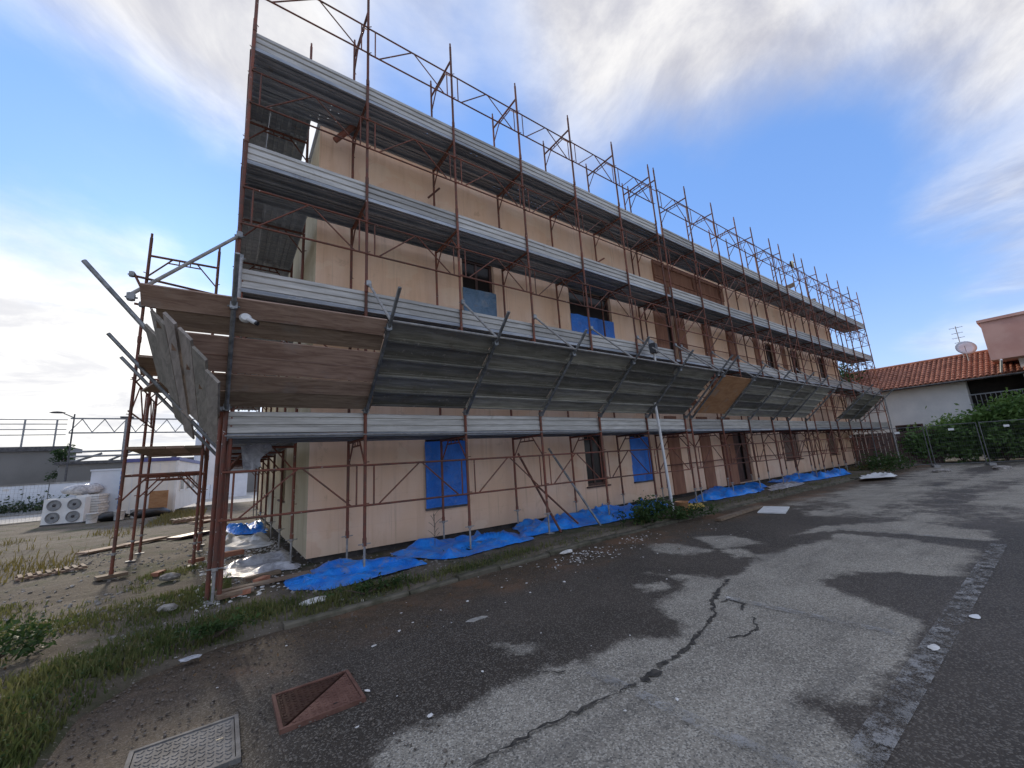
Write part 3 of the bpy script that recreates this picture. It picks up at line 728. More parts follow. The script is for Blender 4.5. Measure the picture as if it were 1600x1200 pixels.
# side scaffold, running back along the left end wall (local x -> world +y, local y -> world +x)
MS = Matrix(((0, 1, 0, 0), (1, 0, 0, 0), (0, 0, 1, 0), (0, 0, 0, 1)))
FRS = {}
scS = thing('side_scaffold', (0, 1.6, 0), 'tall rusty scaffold running back along the left end wall of the building', 'scaffold')
YS = [1.62+1.8*k for k in range(7)]
def run_side(root, ys, lifts, x_out, decks, toes=True, mat='deck', jack=True):
    for y in ys:
        for k in range(lifts):
            link('frame', FR_GROUND if k == 0 else FR_LIFT, 'tube', root, Matrix.Translation((x_out, y, TOP[k])) @ Matrix.Rotation(-math.pi/2, 4, 'Z'))
        if jack:
            for q in (0, FW): link('base_jack', JACK, 'jack', root, T(x_out+q, y, 0))
    for a, b in zip(ys[:-1], ys[1:]):
        sx = Matrix.Diagonal(((b-a)/1.8, 1, 1, 1)); base = Matrix.Rotation(math.pi/2, 4, 'Z')
        for k in range(lifts):
            link('guardrail', RAIL, 'tube', root, Matrix.Translation((x_out-.028, a, TOP[k]-1.39)) @ base @ sx)
        for k in decks:
            for j in range(3):
                link('deck_plank', PLANK, mat, root, Matrix.Translation((x_out+.022+(j+1)*PW-.006, a, TRZ[k]+.028+random.uniform(0, .006))) @ base @ sx)
            if toes: link('toe_board', TOE, 'toe', root, Matrix.Translation((x_out+.045, a, TRZ[k]+.092)) @ Matrix.Rotation(math.pi/2, 4, 'Z') @ Matrix.Rotation(math.pi, 4, 'Z') @ Matrix.Translation((-(b-a), 0, 0)) @ sx)
run_side(scS, YS, 5, -.02, (0, 1, 2, 3))
# corner decks between the two runs
for k in (0, 1, 2, 3):
    for j in range(3):
        link('deck_plank', PLANK, 'deck', scS, Matrix.Translation((-.02+.022+(j+1)*PW-.006, 1.024, TRZ[k]+.040)) @ Matrix.Rotation(math.pi/2, 4, 'Z') @ Matrix.Diagonal((.60/1.8, 1, 1, 1)))
# canopy on the left side: local x -> +y, outward -> -x
ML = Matrix(((0, 1, 0, -.02), (1, 0, 0, 0), (0, 0, 1, 0), (0, 0, 0, 1)))
fanL = [0.0, 1.62, 2.75]
A2 = Vector((0, -.06, 2.40)); B2 = Vector((0, -1.50, 4.12)); d2 = (B2-A2).normalized()
for k, y in enumerate(fanL):
    dz = (0, -.42, -.5)[k]
    pl = build(MB().tube((-.08, y, 2.38+dz), (-1.50-.02*k, y, 4.14+dz), .027, 8), 'canopy_pole', 'tube_grey', scS)
    clamp_at((-.06, y, 2.40+dz), 'tube_grey', pl)
st = build(MB().tube((.0, -.03, 4.91), (-1.06, -.03, 3.78), .023, 8), 'canopy_strut', 'jack', scS)
for q in ((0, -.02, 4.92), (-1.05, -.02, 3.76)): clamp_at(q, 'tube_grey', st)
dl = Vector((-1.45, 0, 1.77)).normalized()
a_ = Vector((0, 1, -.21)).normalized(); n_ = a_.cross(dl).normalized(); rot = Matrix((a_, n_.cross(a_), n_)).transposed()
for s0, s1, y0, y1 in ((-.02, .19, -1.02, 1.46), (.20, .41, -1.17, 1.50), (.42, .61, -1.24, 1.44), (.62, .79, -1.27, 1.52), (.80, 1.02, -.95, 1.48), (1.03, 1.26, -.25, 1.40),
                       (.55, .78, 1.58, 2.6), (.80, 1.02, 1.55, 2.5)):
    yc = (y0+y1)/2; c = Vector((-.08, 0, 2.33))+dl*((s0+s1)/2)+a_*(yc/a_.y)+n_*random.uniform(-.022, .022)
    build(MB().box((0, 0, 0), ((y1-y0)/a_.y, s1-s0-.012, .03)), 'canopy_board', 'board_grey', scS, Matrix.Translation(c) @ rot.to_4x4())
build(MB().box((-.85, 2.3, 3.05), (.5, .9, .03), .3), 'canopy_board', 'wood', scS)
build(MB().box((-1.02, 1.6, 3.25), (.22, 1.3, .03), .1), 'canopy_board', 'wood', scS)

# lower scaffold standing further out on the left
scL = thing('low_scaffold', (-1.38, 3.05, 0), 'lower rusty scaffold bay standing out on the left beside the canopy', 'scaffold')
YL = [3.05, 4.80, 5.85]
def fr_low(top): return Matrix.Translation((-1.38, 0, 0))
LT = [2.0, 4.05, 6.10]
for y in YL:
    for k in range(3 if y < 3.2 else 2):
        link('frame', FR_GROUND if k == 0 else FR_LIFT, 'tube', scL, Matrix.Translation((-1.38, y, LT[k]+(.33 if k < 1 else 0)-(.33 if k == 0 else 0))) @ Matrix.Rotation(-math.pi/2, 4, 'Z'))
    for q in (0, FW): link('base_jack', JACK, 'jack', scL, T(-1.38+q, y, 0))
for a, b in zip(YL[:-1], YL[1:]):
    sx = Matrix.Diagonal(((b-a)/1.8, 1, 1, 1))
    for z in (2.75,): link('guardrail', RAIL, 'tube', scL, Matrix.Translation((-1.41, a, z)) @ Matrix.Rotation(math.pi/2, 4, 'Z') @ sx)
    for j in range(4): build(MB().box((-1.38+.13+j*.26, (a+b)/2, 2.10), (.25, b-a+.1, .045)), 'deck_board', 'wood', scL)
build(MB().tube((-1.60, 3.02, 5.27), (-.05, 3.02, 5.10), .023, 8), 'ledger', 'tube', scL)
build(MB().tube((-1.50, 3.00, 4.72), (-.30, 3.00, 4.62), .023, 8), 'ledger', 'tube', scL)
build(MB().tube((-1.55, 3.0, 5.30), (-1.12, 3.0, 4.35), .02, 8), 'brace', 'tube', scL)
for q in ((-1.58, 3.0, 5.28), (-1.4, 3.0, 4.72)): clamp_at(q, 'tube', scL)

# ------------------------------------------------------------------ things on and beside the scaffold
cv_ = thing('security_camera', (.14, -1.16, 3.26), 'white dome-mounted security camera on the boarded canopy corner', 'camera')
build(MB().lathe([(.05, -.03), (.065, 0), (.045, .03)], 14), 'mount', 'plastic_white', cv_, Matrix.Translation((.12, -1.17, 3.28)) @ Matrix.Rotation(R(75), 4, 'X'))
build(MB().tube((.15, -1.2, 3.26), (.22, -1.27, 3.20), .026, 12), 'body', 'plastic_white', cv_)
build(MB().tube((.222, -1.2715, 3.199), (.238, -1.285, 3.188), .024, 12), 'lens', 'plastic_black', cv_)
fl = thing('floodlight', (9.2, -.35, 3.9), 'black floodlight with a pale back plate above the metal canopy', 'floodlight')
build(MB().box((9.25, -.28, 4.30), (.42, .04, .30), .3), 'plate', 'steel_grey', fl)
build(MB().box((9.12, -.42, 4.16), (.20, .16, .26), .3), 'housing', 'plastic_black', fl)
build(MB().tube((9.15, -.40, 3.75), (9.15, -.40, 4.04), .03, 8), 'post', 'plastic_white', fl)
for k, (x0, y0, x1, z1, l) in enumerate(((21.0, .7, 23.2, 9.3, 'pale board propped across the top deck below the round lamp'), (22.4, .8, 24.4, 9.0, 'second pale board propped on the top deck past the round lamp'), (23.8, .5, 25.2, 8.75, 'low pale board lying on the top deck near the far end'))):
    a3 = Vector((x0, y0, 8.42)); b3 = Vector((x1, y0-.3, z1)); d3 = (b3-a3).normalized(); sd3 = d3.cross(Vector((0, 0, 1))).normalized()
    tag(build(MB().box((0, 0, 0), ((b3-a3).length, .03, .22)), 'propped_board', 'board', None, Matrix.Translation((a3+b3)/2+Vector((0, 0, .12))) @ Matrix((d3, -sd3, d3.cross(-sd3))).transposed().to_4x4()), l, 'board')
lp = thing('round_lamp', (22.0, -.05, 9.75), 'round pale yellow lamp clipped to the top guardrail', 'lamp')
build(MB().tube((22.0, -.03, 10.02), (22.02, -.10, 10.02), .17, 18), 'lens', 'lamp_lens', lp)
build(MB().tube((22.0, .0, 10.02), (22.0, -.028, 10.02), .18, 18), 'housing', 'steel_dark', lp)
build(MB().tube((22.0, -.01, 9.6), (22.0, -.01, 9.86), .02, 8), 'bracket', 'steel_dark', lp)
tag(build(MB().tube((9.20, -.30, -.06), (9.04, -.30, 2.72), .033, 12), 'white_post', 'white_paint'), 'tall slim white pole standing in front of the canopy', 'pole')
tag(build(MB().tube((5.62, -.1, 0), (5.30, .75, 1.62), .024, 8), 'leaning_tube', 'tube'), 'rusty tube leaning on the wall left of the brown window', 'tube')
tag(build(MB().tube((6.62, -.25, 0), (6.15, .70, 1.70), .024, 8), 'leaning_tube', 'tube_grey'), 'greyish tube leaning beside the brown ground-floor window', 'tube')
tag(build(MB().tube((6.35, .15, .05), (5.55, .45, .90), .022, 8), 'leaning_tube', 'tube'), 'short rusty tube slanting low below the brown ground-floor window', 'tube')
hang = thing('plastic_rag', (.55, 1.6, 1.6), 'torn whitish plastic sheet hanging under the lowest deck at the corner', 'plastic sheet')
mb = MB(); vs = []
for i in range(9):
    for j in range(9):
        u, v = i/8, j/8; wd = .42*(1-.45*v)*(1+.15*math.sin(7*v)); vs.append((.22+wd*u+.05*v, 1.5+.05*fb(u*3, v*3, 2.), 2.0-.42*v*(1-.25*abs(u-.4))))
mb.add(vs, [(i*9+j, (i+1)*9+j, (i+1)*9+j+1, i*9+j+1) for i in range(8) for j in range(8)], True); build(mb, 'sheet', 'film', hang)

# ------------------------------------------------------------------ tarpaulins and sheets on the ground
def sheet_on_ground(name, mat, poly, label, cat, amp=.07, seed=0., st=.045, base=.012, group=None):
    P = poly; xs_ = [p[0] for p in P]; ys_ = [p[1] for p in P]
    X, Y = np.meshgrid(np.arange(min(xs_), max(xs_)+st, st), np.arange(min(ys_), max(ys_)+st, st), indexing='ij')
    JX = X+.10*vnoise(X, Y, 2.0, 3, seed+3); JY = Y+.10*vnoise(X, Y, 2.0, 3, seed+9)
    sd = poly_sd(JX, JY, P)
    n1 = vnoise(X, Y, 1.6, 4, seed); n2 = 1-np.abs(vnoise(X*1.0, Y*1.7, 3.1, 3, seed+20))*2.2
    WX_ = X+.35*vnoise(X, Y, .9, 2, seed+40); WY_ = Y+.35*vnoise(X, Y, .9, 2, seed+47)
    cr1 = np.clip(1-np.abs(vnoise(WX_, WY_, .95, 1, seed+60))*6.5, 0, 1)**1.4; cr2 = np.clip(1-np.abs(vnoise(WX_+.5*Y, WY_, 1.9, 1, seed+71))*7, 0, 1)**1.4*(vnoise(X, Y, .8, 1, seed+90) > -.05)
    Z = base+verge_z(X, Y).clip(-.02, .2)+np.clip(sd/.16, 0, 1)*(amp*.6*(n1+.35)+amp*1.05*cr1+amp*.55*cr2)+.004
    gx, gy = np.gradient(sd, st); out = sd < 0; gl = np.hypot(gx, gy)+1e-6
    X = np.where(out, X-np.clip(sd, -st*1.6, 0)*gx/gl, X); Y = np.where(out, Y-np.clip(sd, -st*1.6, 0)*gy/gl, Y)
    keep = sd > -st*1.3; idx = -np.ones(X.shape, int); mb = MB(); k = 0; vs = []
    for i in range(X.shape[0]):
        for j in range(X.shape[1]):
            if keep[i, j]: idx[i, j] = k; k += 1; vs.append((X[i, j], Y[i, j], max(Z[i, j], .012)))
    fs = []
    for i in range(X.shape[0]-1):
        for j in range(X.shape[1]-1):
            q = (idx[i, j], idx[i+1, j], idx[i+1, j+1], idx[i, j+1])
            if min(q) >= 0: fs.append(q)
    mb.add(vs, fs, True)
    return tag(build(mb, name, mat), label, cat, group)
sheet_on_ground('tarpaulin', 'tarp', [(0.78, 0.42), (0.88, -0.32), (1.21, -0.64), (1.67, -0.55), (2.62, -0.36), (2.6, 0.50), (1.5, 1.0)], 'crumpled bright blue tarpaulin at the near corner of the building', 'tarpaulin', .09, 1.)
sheet_on_ground('tarpaulin', 'tarp', [(2.45, 0.75), (2.75, -0.10), (2.95, -0.36), (3.4, -0.46), (4.9, -0.2), (5.0, 1.0), (3.4, 1.15)], 'dusty blue tarpaulin below the first blue-covered ground-floor window', 'tarpaulin', .11, 4.)
sheet_on_ground('tarpaulin', 'tarp', [(4.80, 0.10), (6.29, -0.05), (7.17, -0.22), (8.6, -0.30), (9.8, 0.2), (10.6, .9), (7.67, 1.25), (5.4, 1.2)], 'long blue tarpaulin along the wall below the brown window', 'tarpaulin', .12, 8.)
sheet_on_ground('tarpaulin', 'tarp', [(10.3, .15), (11.2, -0.1), (13.77, -0.32), (15.93, 0.3), (16.4, 1.1), (13.4, 1.15)], 'blue tarpaulin in front of the brown pilasters and doorway', 'tarpaulin', .13, 12., .09)
sheet_on_ground('tarpaulin', 'tarp', [(17.4, -.2), (19.5, -.4), (22.2, -0.5), (24.2, 0.3), (20.63, 1.1), (17.6, 1.0)], 'faded blue tarpaulin at the far end of the wall', 'tarpaulin', .14, 16., .10)
sheet_on_ground('ground_sheet', 'film', [(14.2, -.45), (16.2, -.6), (17.4, -.35), (17.3, .5), (15.6, .1)], 'grey plastic sheet between two blue tarpaulins', 'plastic sheet', .10, 21., .09)
sheet_on_ground('tarpaulin', 'tarp', [(.35, 6.9), (1.05, 6.4), (1.12, 8.6), (.1, 8.9)], 'small blue tarpaulin beside the left end wall', 'tarpaulin', .16, 25., .07)
sheet_on_ground('plastic_film', 'film', [(.10, 1.35), (.55, .95), (1.1, 1.1), (1.12, 3.2), (.6, 3.0), (.15, 2.3)], 'grey crinkled plastic film on the ground by the left end wall', 'plastic sheet', .09, 31., .05)
sheet_on_ground('plastic_film', 'white_foam', [(-.05, 4.1), (.98, 3.9), (1.0, 6.0), (.5, 6.4), (-.1, 6.0)], 'bright white plastic film in the sun beside the left end wall', 'plastic sheet', .10, 35., .05)

def plank_thing(name, a, b, wd, th, mat, label, cat, z=.02, group=None, tilt=0.):
    a = Vector(a); b = Vector(b); c = (a+b)/2; L = (b-a).length
    return tag(build(MB().box((0, 0, 0), (L, wd, th)), name, mat, None, Matrix.Translation((c.x, c.y, z+th/2)) @ Matrix.Rotation(math.atan2(b.y-a.y, b.x-a.x), 4, 'Z') @ Matrix.Rotation(tilt, 4, 'X')), label, cat, group)
plank_thing('timber_board', (.02, .30), (1.15, .50), .12, .035, 'board', 'long timber board lying across the dirt in front of the corner post', 'board')
plank_thing('timber_board', (.04, .02), (.42, .14), .10, .05, 'board', 'short timber board tucked behind the corner post', 'board')
plank_thing('timber_board', (.35, .78), (.80, .92), .11, .05, 'board', 'short brown timber offcut beside the grey plastic film', 'board')
plank_thing('timber_board', (-.05, 3.35), (.42, 3.45), .16, .08, 'brick', 'reddish-brown timber block at the edge of the white film', 'board')
plank_thing('timber_board', (-2.5, 7.0), (-1.9, 7.6), .35, .04, 'board', 'pale board lying left of the low scaffold', 'board')
plank_thing('timber_board', (-1.9, 7.5), (-1.2, 8.3), .30, .05, 'board', 'second pale board lying flat beyond the low scaffold', 'board')
plank_thing('timber_board', (-.95, 7.6), (-.3, 8.4), .38, .06, 'dark_wood', 'dark board on the dirt behind the low scaffold', 'board')
plank_thing('timber_board', (-1.55, 3.0), (-1.2, 3.12), .20, .05, 'board', 'small sole board under the nearest low scaffold post', 'board')
plank_thing('timber_board', (8.8, -1.62), (11.2, -1.45), .14, .05, 'board', 'long pale plank lying in the road beside the weeds', 'board', -.09)
plank_thing('flat_panel', (10.35, -2.05), (11.4, -1.75), .55, .025, 'white_foam', 'rectangular white panel lying flat on the road', 'panel', -.095)
sheet_on_ground('foam_sheet', 'white_foam', [(19.2, -1.5), (20.4, -2.3), (21.9, -1.9), (21.0, -1.1)], 'rounded white foam sheet on the ground past the far tarpaulin', 'foam sheet', .14, 41., .10, base=-.02)
plank_thing('timber_board', (-.75, 12.2), (.0, 12.9), .5, .05, 'board', 'pale plank far back beside the end wall', 'board')
pal = thing('pallet', (-1.0, 13.6, 0), 'slatted wooden pallet lying far back on the left lot', 'pallet', rz=.25)
for k in range(7): build(MB().box((-1.4+k*.17, 13.6+k*.04, .13), (.10, .9, .025), .25), 'slat', 'board', pal)
for k in (-.35, .35): build(MB().box((-.9-k*.2, 13.65+k, .07), (1.2, .09, .09), .25), 'bearer', 'board', pal)
pal2 = thing('pallet', (-2.3, 4.2, 0), 'small slatted wooden grating lying on the dirt left of the low scaffold', 'grating', rz=.3)
for k in range(8): build(MB().box((-2.75+k*.10, 4.55+k*.045, .045), (.05, .42, .02), .3), 'slat', 'board', pal2)
for k in (-.16, .16): build(MB().box((-2.40-k*.28, 4.70+k, .022), (.86, .05, .03), .42), 'bearer', 'board', pal2)
bk = thing('bucket', (8.95, -.72, -.02), 'orange-tan bucket standing at the edge of the blue tarpaulin', 'bucket')
build(MB().lathe([(.12, 0), (.15, .27), (.158, .275), (.158, .29), (.14, .29), (.115, .03)], 16), 'body', 'orange', bk, T(8.95, -.72, -.02))
build(MB().path([(8.81, -.72, .22), (8.84, -.78, .12), (8.95, -.88, .08), (9.06, -.78, .12), (9.09, -.72, .22)], .005, 5), 'handle', 'steel_grey', bk)
def lump(c, r, sq, seed, n=2):
    bm = bmesh.new(); bmesh.ops.create_icosphere(bm, subdivisions=n, radius=1)
    me = MB(); 
    for v in bm.verts:
        k = 1+.35*fb(v.co.x*1.4+seed, v.co.y*1.4, v.co.z*1.4, 3); v.co = Vector((v.co.x*r[0]*k, v.co.y*r[1]*k, v.co.z*r[2]*k))
    me.add([v.co+Vector(c) for v in bm.verts], [tuple(v.index for v in f.verts) for f in bm.faces], sq); bm.free(); return me
tag(build(lump((9.45, -.62, .07), (.22, .14, .10), True, 3.), 'sack', 'yellow'), 'crumpled yellow sack beside the orange bucket', 'sack')
tag(build(lump((9.95, -.55, .05), (.16, .12, .07), True, 5.), 'sack', 'yellow'), 'smaller yellow sack lying at the foot of the wall posts', 'sack')
tag(build(lump((2.22, -2.58, -.094), (.11, .05, .010), False, 7.), 'plaster_lump', 'dull_chip'), 'flat pale plaster lump on the damp road near the kerb', 'rubble')
tag(build(lump((5.32, -5.66, -.090), (.06, .035, .005), False, 9.), 'litter', 'white_foam'), 'white litter scrap beyond the painted edge line', 'litter')
tag(build(lump((4.37, -5.55, -.085), (.06, .03, .004), False, 19.), 'litter', 'chip'), 'torn white scrap on the painted edge line', 'litter')
tag(build(lump((4.70, -1.24, -.06), (.14, .04, .03), False, 11.), 'plaster_lump', 'chip'), 'slim white plaster piece lying against the kerb', 'rubble')
tag(build(lump((-.12, -1.62, -.05), (.08, .045, .012), False, 13.), 'litter', 'film'), 'pale plastic wrapper at the grassy kerb edge', 'litter')
tag(build(lump((.98, -1.02, .02), (.15, .08, .035), False, 15.), 'plaster_lump', 'chip'), 'white plaster lump in front of the nearest tarpaulin', 'rubble')
tag(build(lump((-.42, .08, .03), (.10, .07, .045), False, 17.), 'concrete_lump', 'stone'), 'broken concrete lump in the dirt left of the corner post', 'rubble')
tag(build(lump((-.55, 2.0, .05), (.13, .10, .06), False, 27.), 'concrete_lump', 'stone'), 'concrete lump in the dirt inside the low scaffold', 'rubble')
for x, y, a, l in ((.28, .10, .2, 'loose red brick right behind the corner post'), (.55, .62, .9, 'loose red brick beside the long timber board'), (-.3, 3.4, .5, 'loose red brick inside the low scaffold'), (-.75, 2.6, 1.2, 'loose red brick just in front of the low scaffold')):
    tag(build(MB().box((x, y, .035), (.22, .105, .06), a), 'brick', 'brick'), l, 'brick', 'loose bricks by the corner post')

# manhole covers in the road
def bumps(mb, x0, x1, y0, y1, n, z, test=lambda x, y: True, s=.36, h=.005):
    st = (x1-x0)/n
    for i in range(n):
        for j in range(n):
            x = x0+(i+.5)*st; y = y0+(j+.5)*(y1-y0)/n
            if test(x, y): mb.box((x, y, z), (st*s, st*s*1.6, h), .6 if (i+j) % 2 else -.6)
def manhole(x0, x1, y0, y1, label, halves):
    t = thing('manhole_cover', ((x0+x1)/2, (y0+y1)/2, -.1), label, 'manhole')
    mb = MB(); w_ = .022; z0, z1 = -.14, -.078
    for a in ((x0, x1, y0, y0+w_), (x0, x1, y1-w_, y1), (x0, x0+w_, y0+w_, y1-w_), (x1-w_, x1, y0+w_, y1-w_)): mb.bx(a[0], a[1], a[2], a[3], z0, z1)
    build(mb, 'frame', 'rust_iron' if halves else 'grey_iron', t)
    a, b, c, d_ = x0+w_+.004, x1-w_-.004, y0+w_+.004, y1-w_-.004
    if halves:
        for mat, tri in (('rust_iron_wet', [(a, d_), (a, c+.014), (b-.014, d_)]), ('rust_iron', [(b, c), (b, d_-.014), (a+.014, c)])):
            if mat == 'rust_iron_wet': tri = [tri[0], tri[1], tri[2]]
            n = 3; vs = [(p[0], p[1], -.13) for p in tri]+[(p[0], p[1], -.084) for p in tri]
            mb = MB(); fs = [(0, 1, 4, 3), (1, 2, 5, 4), (2, 0, 3, 5), (3, 4, 5), (2, 1, 0)]; mb.add(vs, fs)
            ld = build(mb, 'lid', mat, t)
            bmz = MB(); up = mat == 'rust_iron_wet'
            f = lambda x, y: (((x-a)/(b-a)-(y-c)/(d_-c)) < -.06) if up else (((x-a)/(b-a)-(y-c)/(d_-c)) > .06)
            bumps(bmz, a, b, c, d_, 12, -.083, f); stuff(build(bmz, 'tread_studs', mat, ld))
        build(MB().bx(a+.30, a+.335, c+.05, c+.062, -.0835, -.0825), 'key_slot', 'plastic_black', t)
    else:
        ld = build(MB().bx(a, b, c, d_, -.13, -.084), 'lid', 'grey_iron', t)
        bmz = MB(); bumps(bmz, a+.01, b-.01, c+.01, d_-.01, 11, -.083, s=.45); stuff(build(bmz, 'tread_studs', 'grey_iron', ld))
        build(MB().bx(b-.09, b-.055, c+.25, c+.262, -.0795, -.0785), 'key_slot', 'plastic_black', t)
manhole(.40, .92, -3.28, -2.77, 'rusty square manhole cover in two triangular halves, one darker', True)
manhole(-.33, .20, -3.40, -2.88, 'grey studded square manhole cover at the bottom edge of the road', False)

# ------------------------------------------------------------------ grass, weeds, gravel
def blades(name, mat, P, hmin, hmax, lean=.5, wd=.006):
    n = len(P); P = np.asarray(P); ang = RNG.uniform(0, 2*np.pi, n); h = RNG.uniform(hmin, hmax, n)*RNG.uniform(.6, 1.2, n); ln = RNG.uniform(.1, lean, n)*h
    la = RNG.uniform(0, 2*np.pi, n); wv = np.stack([np.cos(ang), np.sin(ang), 0*ang], 1)*(wd*RNG.uniform(.6, 1.4, n))[:, None]
    lv = np.stack([np.cos(la)*ln, np.sin(la)*ln, 0*ln], 1); up = np.stack([0*h, 0*h, h], 1)
    V = np.stack([P-wv, P+wv, P+lv*.35+up*.6+wv*.7, P+lv*.35+up*.6-wv*.7, P+lv+up*.95], 1).reshape(-1, 3)
    b0 = np.arange(n)*5
    me = bpy.data.meshes.new(name)
    fs = np.concatenate([np.stack([b0, b0+1, b0+2, b0+3], 1).ravel(), np.stack([b0+3, b0+2, b0+4], 1).ravel()])
    me.vertices.add(n*5); me.vertices.foreach_set('co', V.ravel())
    me.loops.add(n*7); me.loops.foreach_set('vertex_index', fs)
    me.polygons.add(2*n); me.polygons.foreach_set('loop_start', np.concatenate([np.arange(n)*4, n*4+np.arange(n)*3])); me.polygons.foreach_set('loop_total', np.concatenate([np.full(n, 4), np.full(n, 3)]))
    me.update(calc_edges=True); me.validate()
    return stuff(link(name, me, mat))
def scatter(n, x0, x1, y0, y1, dens):
    X = RNG.uniform(x0, x1, n); Y = RNG.uniform(y0, y1, n)
    p = dens(X, Y); k = RNG.uniform(0, 1, n) < p
    X, Y = X[k], Y[k]
    return np.stack([X, Y, verge_z(X, Y)-.004], 1)
def nzv(X, Y, sc, z): return vnoise(X, Y, sc, 3, z)
def d_verge(X, Y):
    d = -kerb_dist(X, Y)
    band = np.clip((d-.02)/.06, 0, 1)*np.clip((1.0-.55*np.clip((X-.5)/2, 0, 1)-d)/.45, 0, 1)
    return band*np.clip(.62+1.3*nzv(X, Y, 1.9, 3.), 0, 1)*np.where(X > 3, .55, 1)
def d_left(X, Y):
    d = -kerb_dist(X, Y)
    return (d > .03)*np.clip(.62+1.3*nzv(X, Y, .75, 11.)-.26*np.clip(Y+.5, 0, 9), 0, .95)
g1 = tag(blades('verge_grass', 'grass', np.concatenate([scatter(90000, -1.6, 5, -4.2, 0, d_verge), scatter(14000, 5, 26, -1.4, -.2, d_verge)]), .03, .125), 'short green and dry grass growing along the kerb', 'grass')
g2 = tag(blades('lot_grass', 'grass', scatter(150000, -6, .2, -4.9, 3.0, d_left), .02, .085), 'patchy green grass over the dirt on the left', 'grass')
g3 = tag(blades('dry_grass', 'grass_dry', np.concatenate([scatter(9000, -11, -2.2, 3.5, 13, lambda X, Y: np.clip(.1+1.4*nzv(X, Y, .5, 31.), 0, 1)), scatter(2500, 24, 29, -2.2, .6, lambda X, Y: np.clip(.5+nzv(X, Y, .9, 3.), 0, 1)), scatter(3500, -2.2, -.6, 13, 21, lambda X, Y: 0*X+.6)]), .06, .26, .7, .010), 'yellowish dry grass tufts at the back of the lot', 'grass')

def onroad_(x, y):
    k = kerb_dist(x, y) > .04; return np.stack([x[k], y[k], np.full(k.sum(), -.096)], 1)
def leaf_cloud(n, fn, size, jitter=1.):
    """n leaf quads; fn(k) gives a point"""
    P = np.array([fn(k) for k in range(n)]); N = RNG.normal(size=(n, 3)); N[:, 2] = np.abs(N[:, 2])+.3; N /= np.linalg.norm(N, axis=1)[:, None]
    U = np.cross(N, RNG.normal(size=(n, 3))); U /= np.linalg.norm(U, axis=1)[:, None]; Vv = np.cross(N, U)
    s_ = size*RNG.uniform(.6, 1.4, n)[:, None]
    V = np.stack([P-U*s_, P+Vv*s_*.5, P+U*s_+N*s_*.25, P-Vv*s_*.5], 1).reshape(-1, 3)
    mb = MB(); b = np.arange(n)*4
    me = bpy.data.meshes.new('leaves'); me.from_pydata(V.tolist(), [], np.stack([b, b+1, b+2, b+3], 1).tolist()); me.update(); return me
def bush(name, c, r, n, size, mat, label, cat, group=None, stems=5):
    t = thing(name, c, label, cat, group)
    cl = [Vector((random.gauss(0, .45)*r[0], random.gauss(0, .45)*r[1], random.uniform(.25, .95)*r[2])) for _ in range(26)]
    def f(k):
        q = cl[k % len(cl)]; s_ = .26*min(r)
        return (c[0]+q.x+random.gauss(0, s_), c[1]+q.y+random.gauss(0, s_), max(c[2]+.03, c[2]+q.z+random.gauss(0, s_)))
    link('foliage', leaf_cloud(n, f, size), mat, t)
    mb = MB()
    for k in range(stems):
        q = cl[k]; mb = MB(); mb.tube(c, (c[0]+q.x*.5, c[1]+q.y*.5, c[2]+q.z*.55), .012*max(1, r[2]), 5, .006*max(1, r[2])); mb.tube((c[0]+q.x*.5, c[1]+q.y*.5, c[2]+q.z*.55), (c[0]+q.x, c[1]+q.y, c[2]+q.z), .006*max(1, r[2]), 5, .002)
        build(mb, 'stem', 'bark', t)
    return t
bush('weed_clump', (7.6, -.80, -.02), (.75, .32, .42), 1700, .035, 'leaf', 'dense green weed clump beside the blue tarpaulin', 'weeds')
bush('weed_clump', (8.7, -1.05, -.05), (.8, .25, .22), 900, .03, 'leaf', 'lower green weed patch beside the orange bucket', 'weeds')
bush('weed_clump', (-1.55, -.55, 0), (.35, .35, .26), 500, .028, 'leaf', 'leafy weed clump in the left foreground grass', 'weeds')
bush('weed_clump', (.05, -1.36, 0), (.40, .10, .14), 400, .022, 'leaf', 'small leafy weeds at the bend of the kerb', 'weeds')
bush('weed_clump', (1.5, -1.12, 0), (.7, .10, .12), 450, .02, 'leaf', 'thin weeds along the kerb in front of the near tarpaulin', 'weeds')
bush('weed_clump', (25.4, -1.0, -.05), (1.3, .8, .6), 900, .07, 'leaf', 'overgrown weeds at the far end of the building', 'weeds')
tw = thing('dry_plant', (3.18, .55, 0), 'thin leafless dry plant standing against the wall', 'plant')
mb = MB(); mb.path([(3.18, .55, .05), (3.19, .56, .3), (3.17, .55, .62)], .006, 5); build(mb, 'stem', 'bark', tw)
for k in range(9):
    z = .18+.05*k; a = k*2.4; l = .10+.02*(k % 3)
    build(MB().path([(3.18, .55, z), (3.18+math.cos(a)*l*.6, .55+math.sin(a)*l*.6, z+.07), (3.18+math.cos(a)*l, .55+math.sin(a)*l, z+.10)], .0035, 4), 'twig', 'bark', tw)

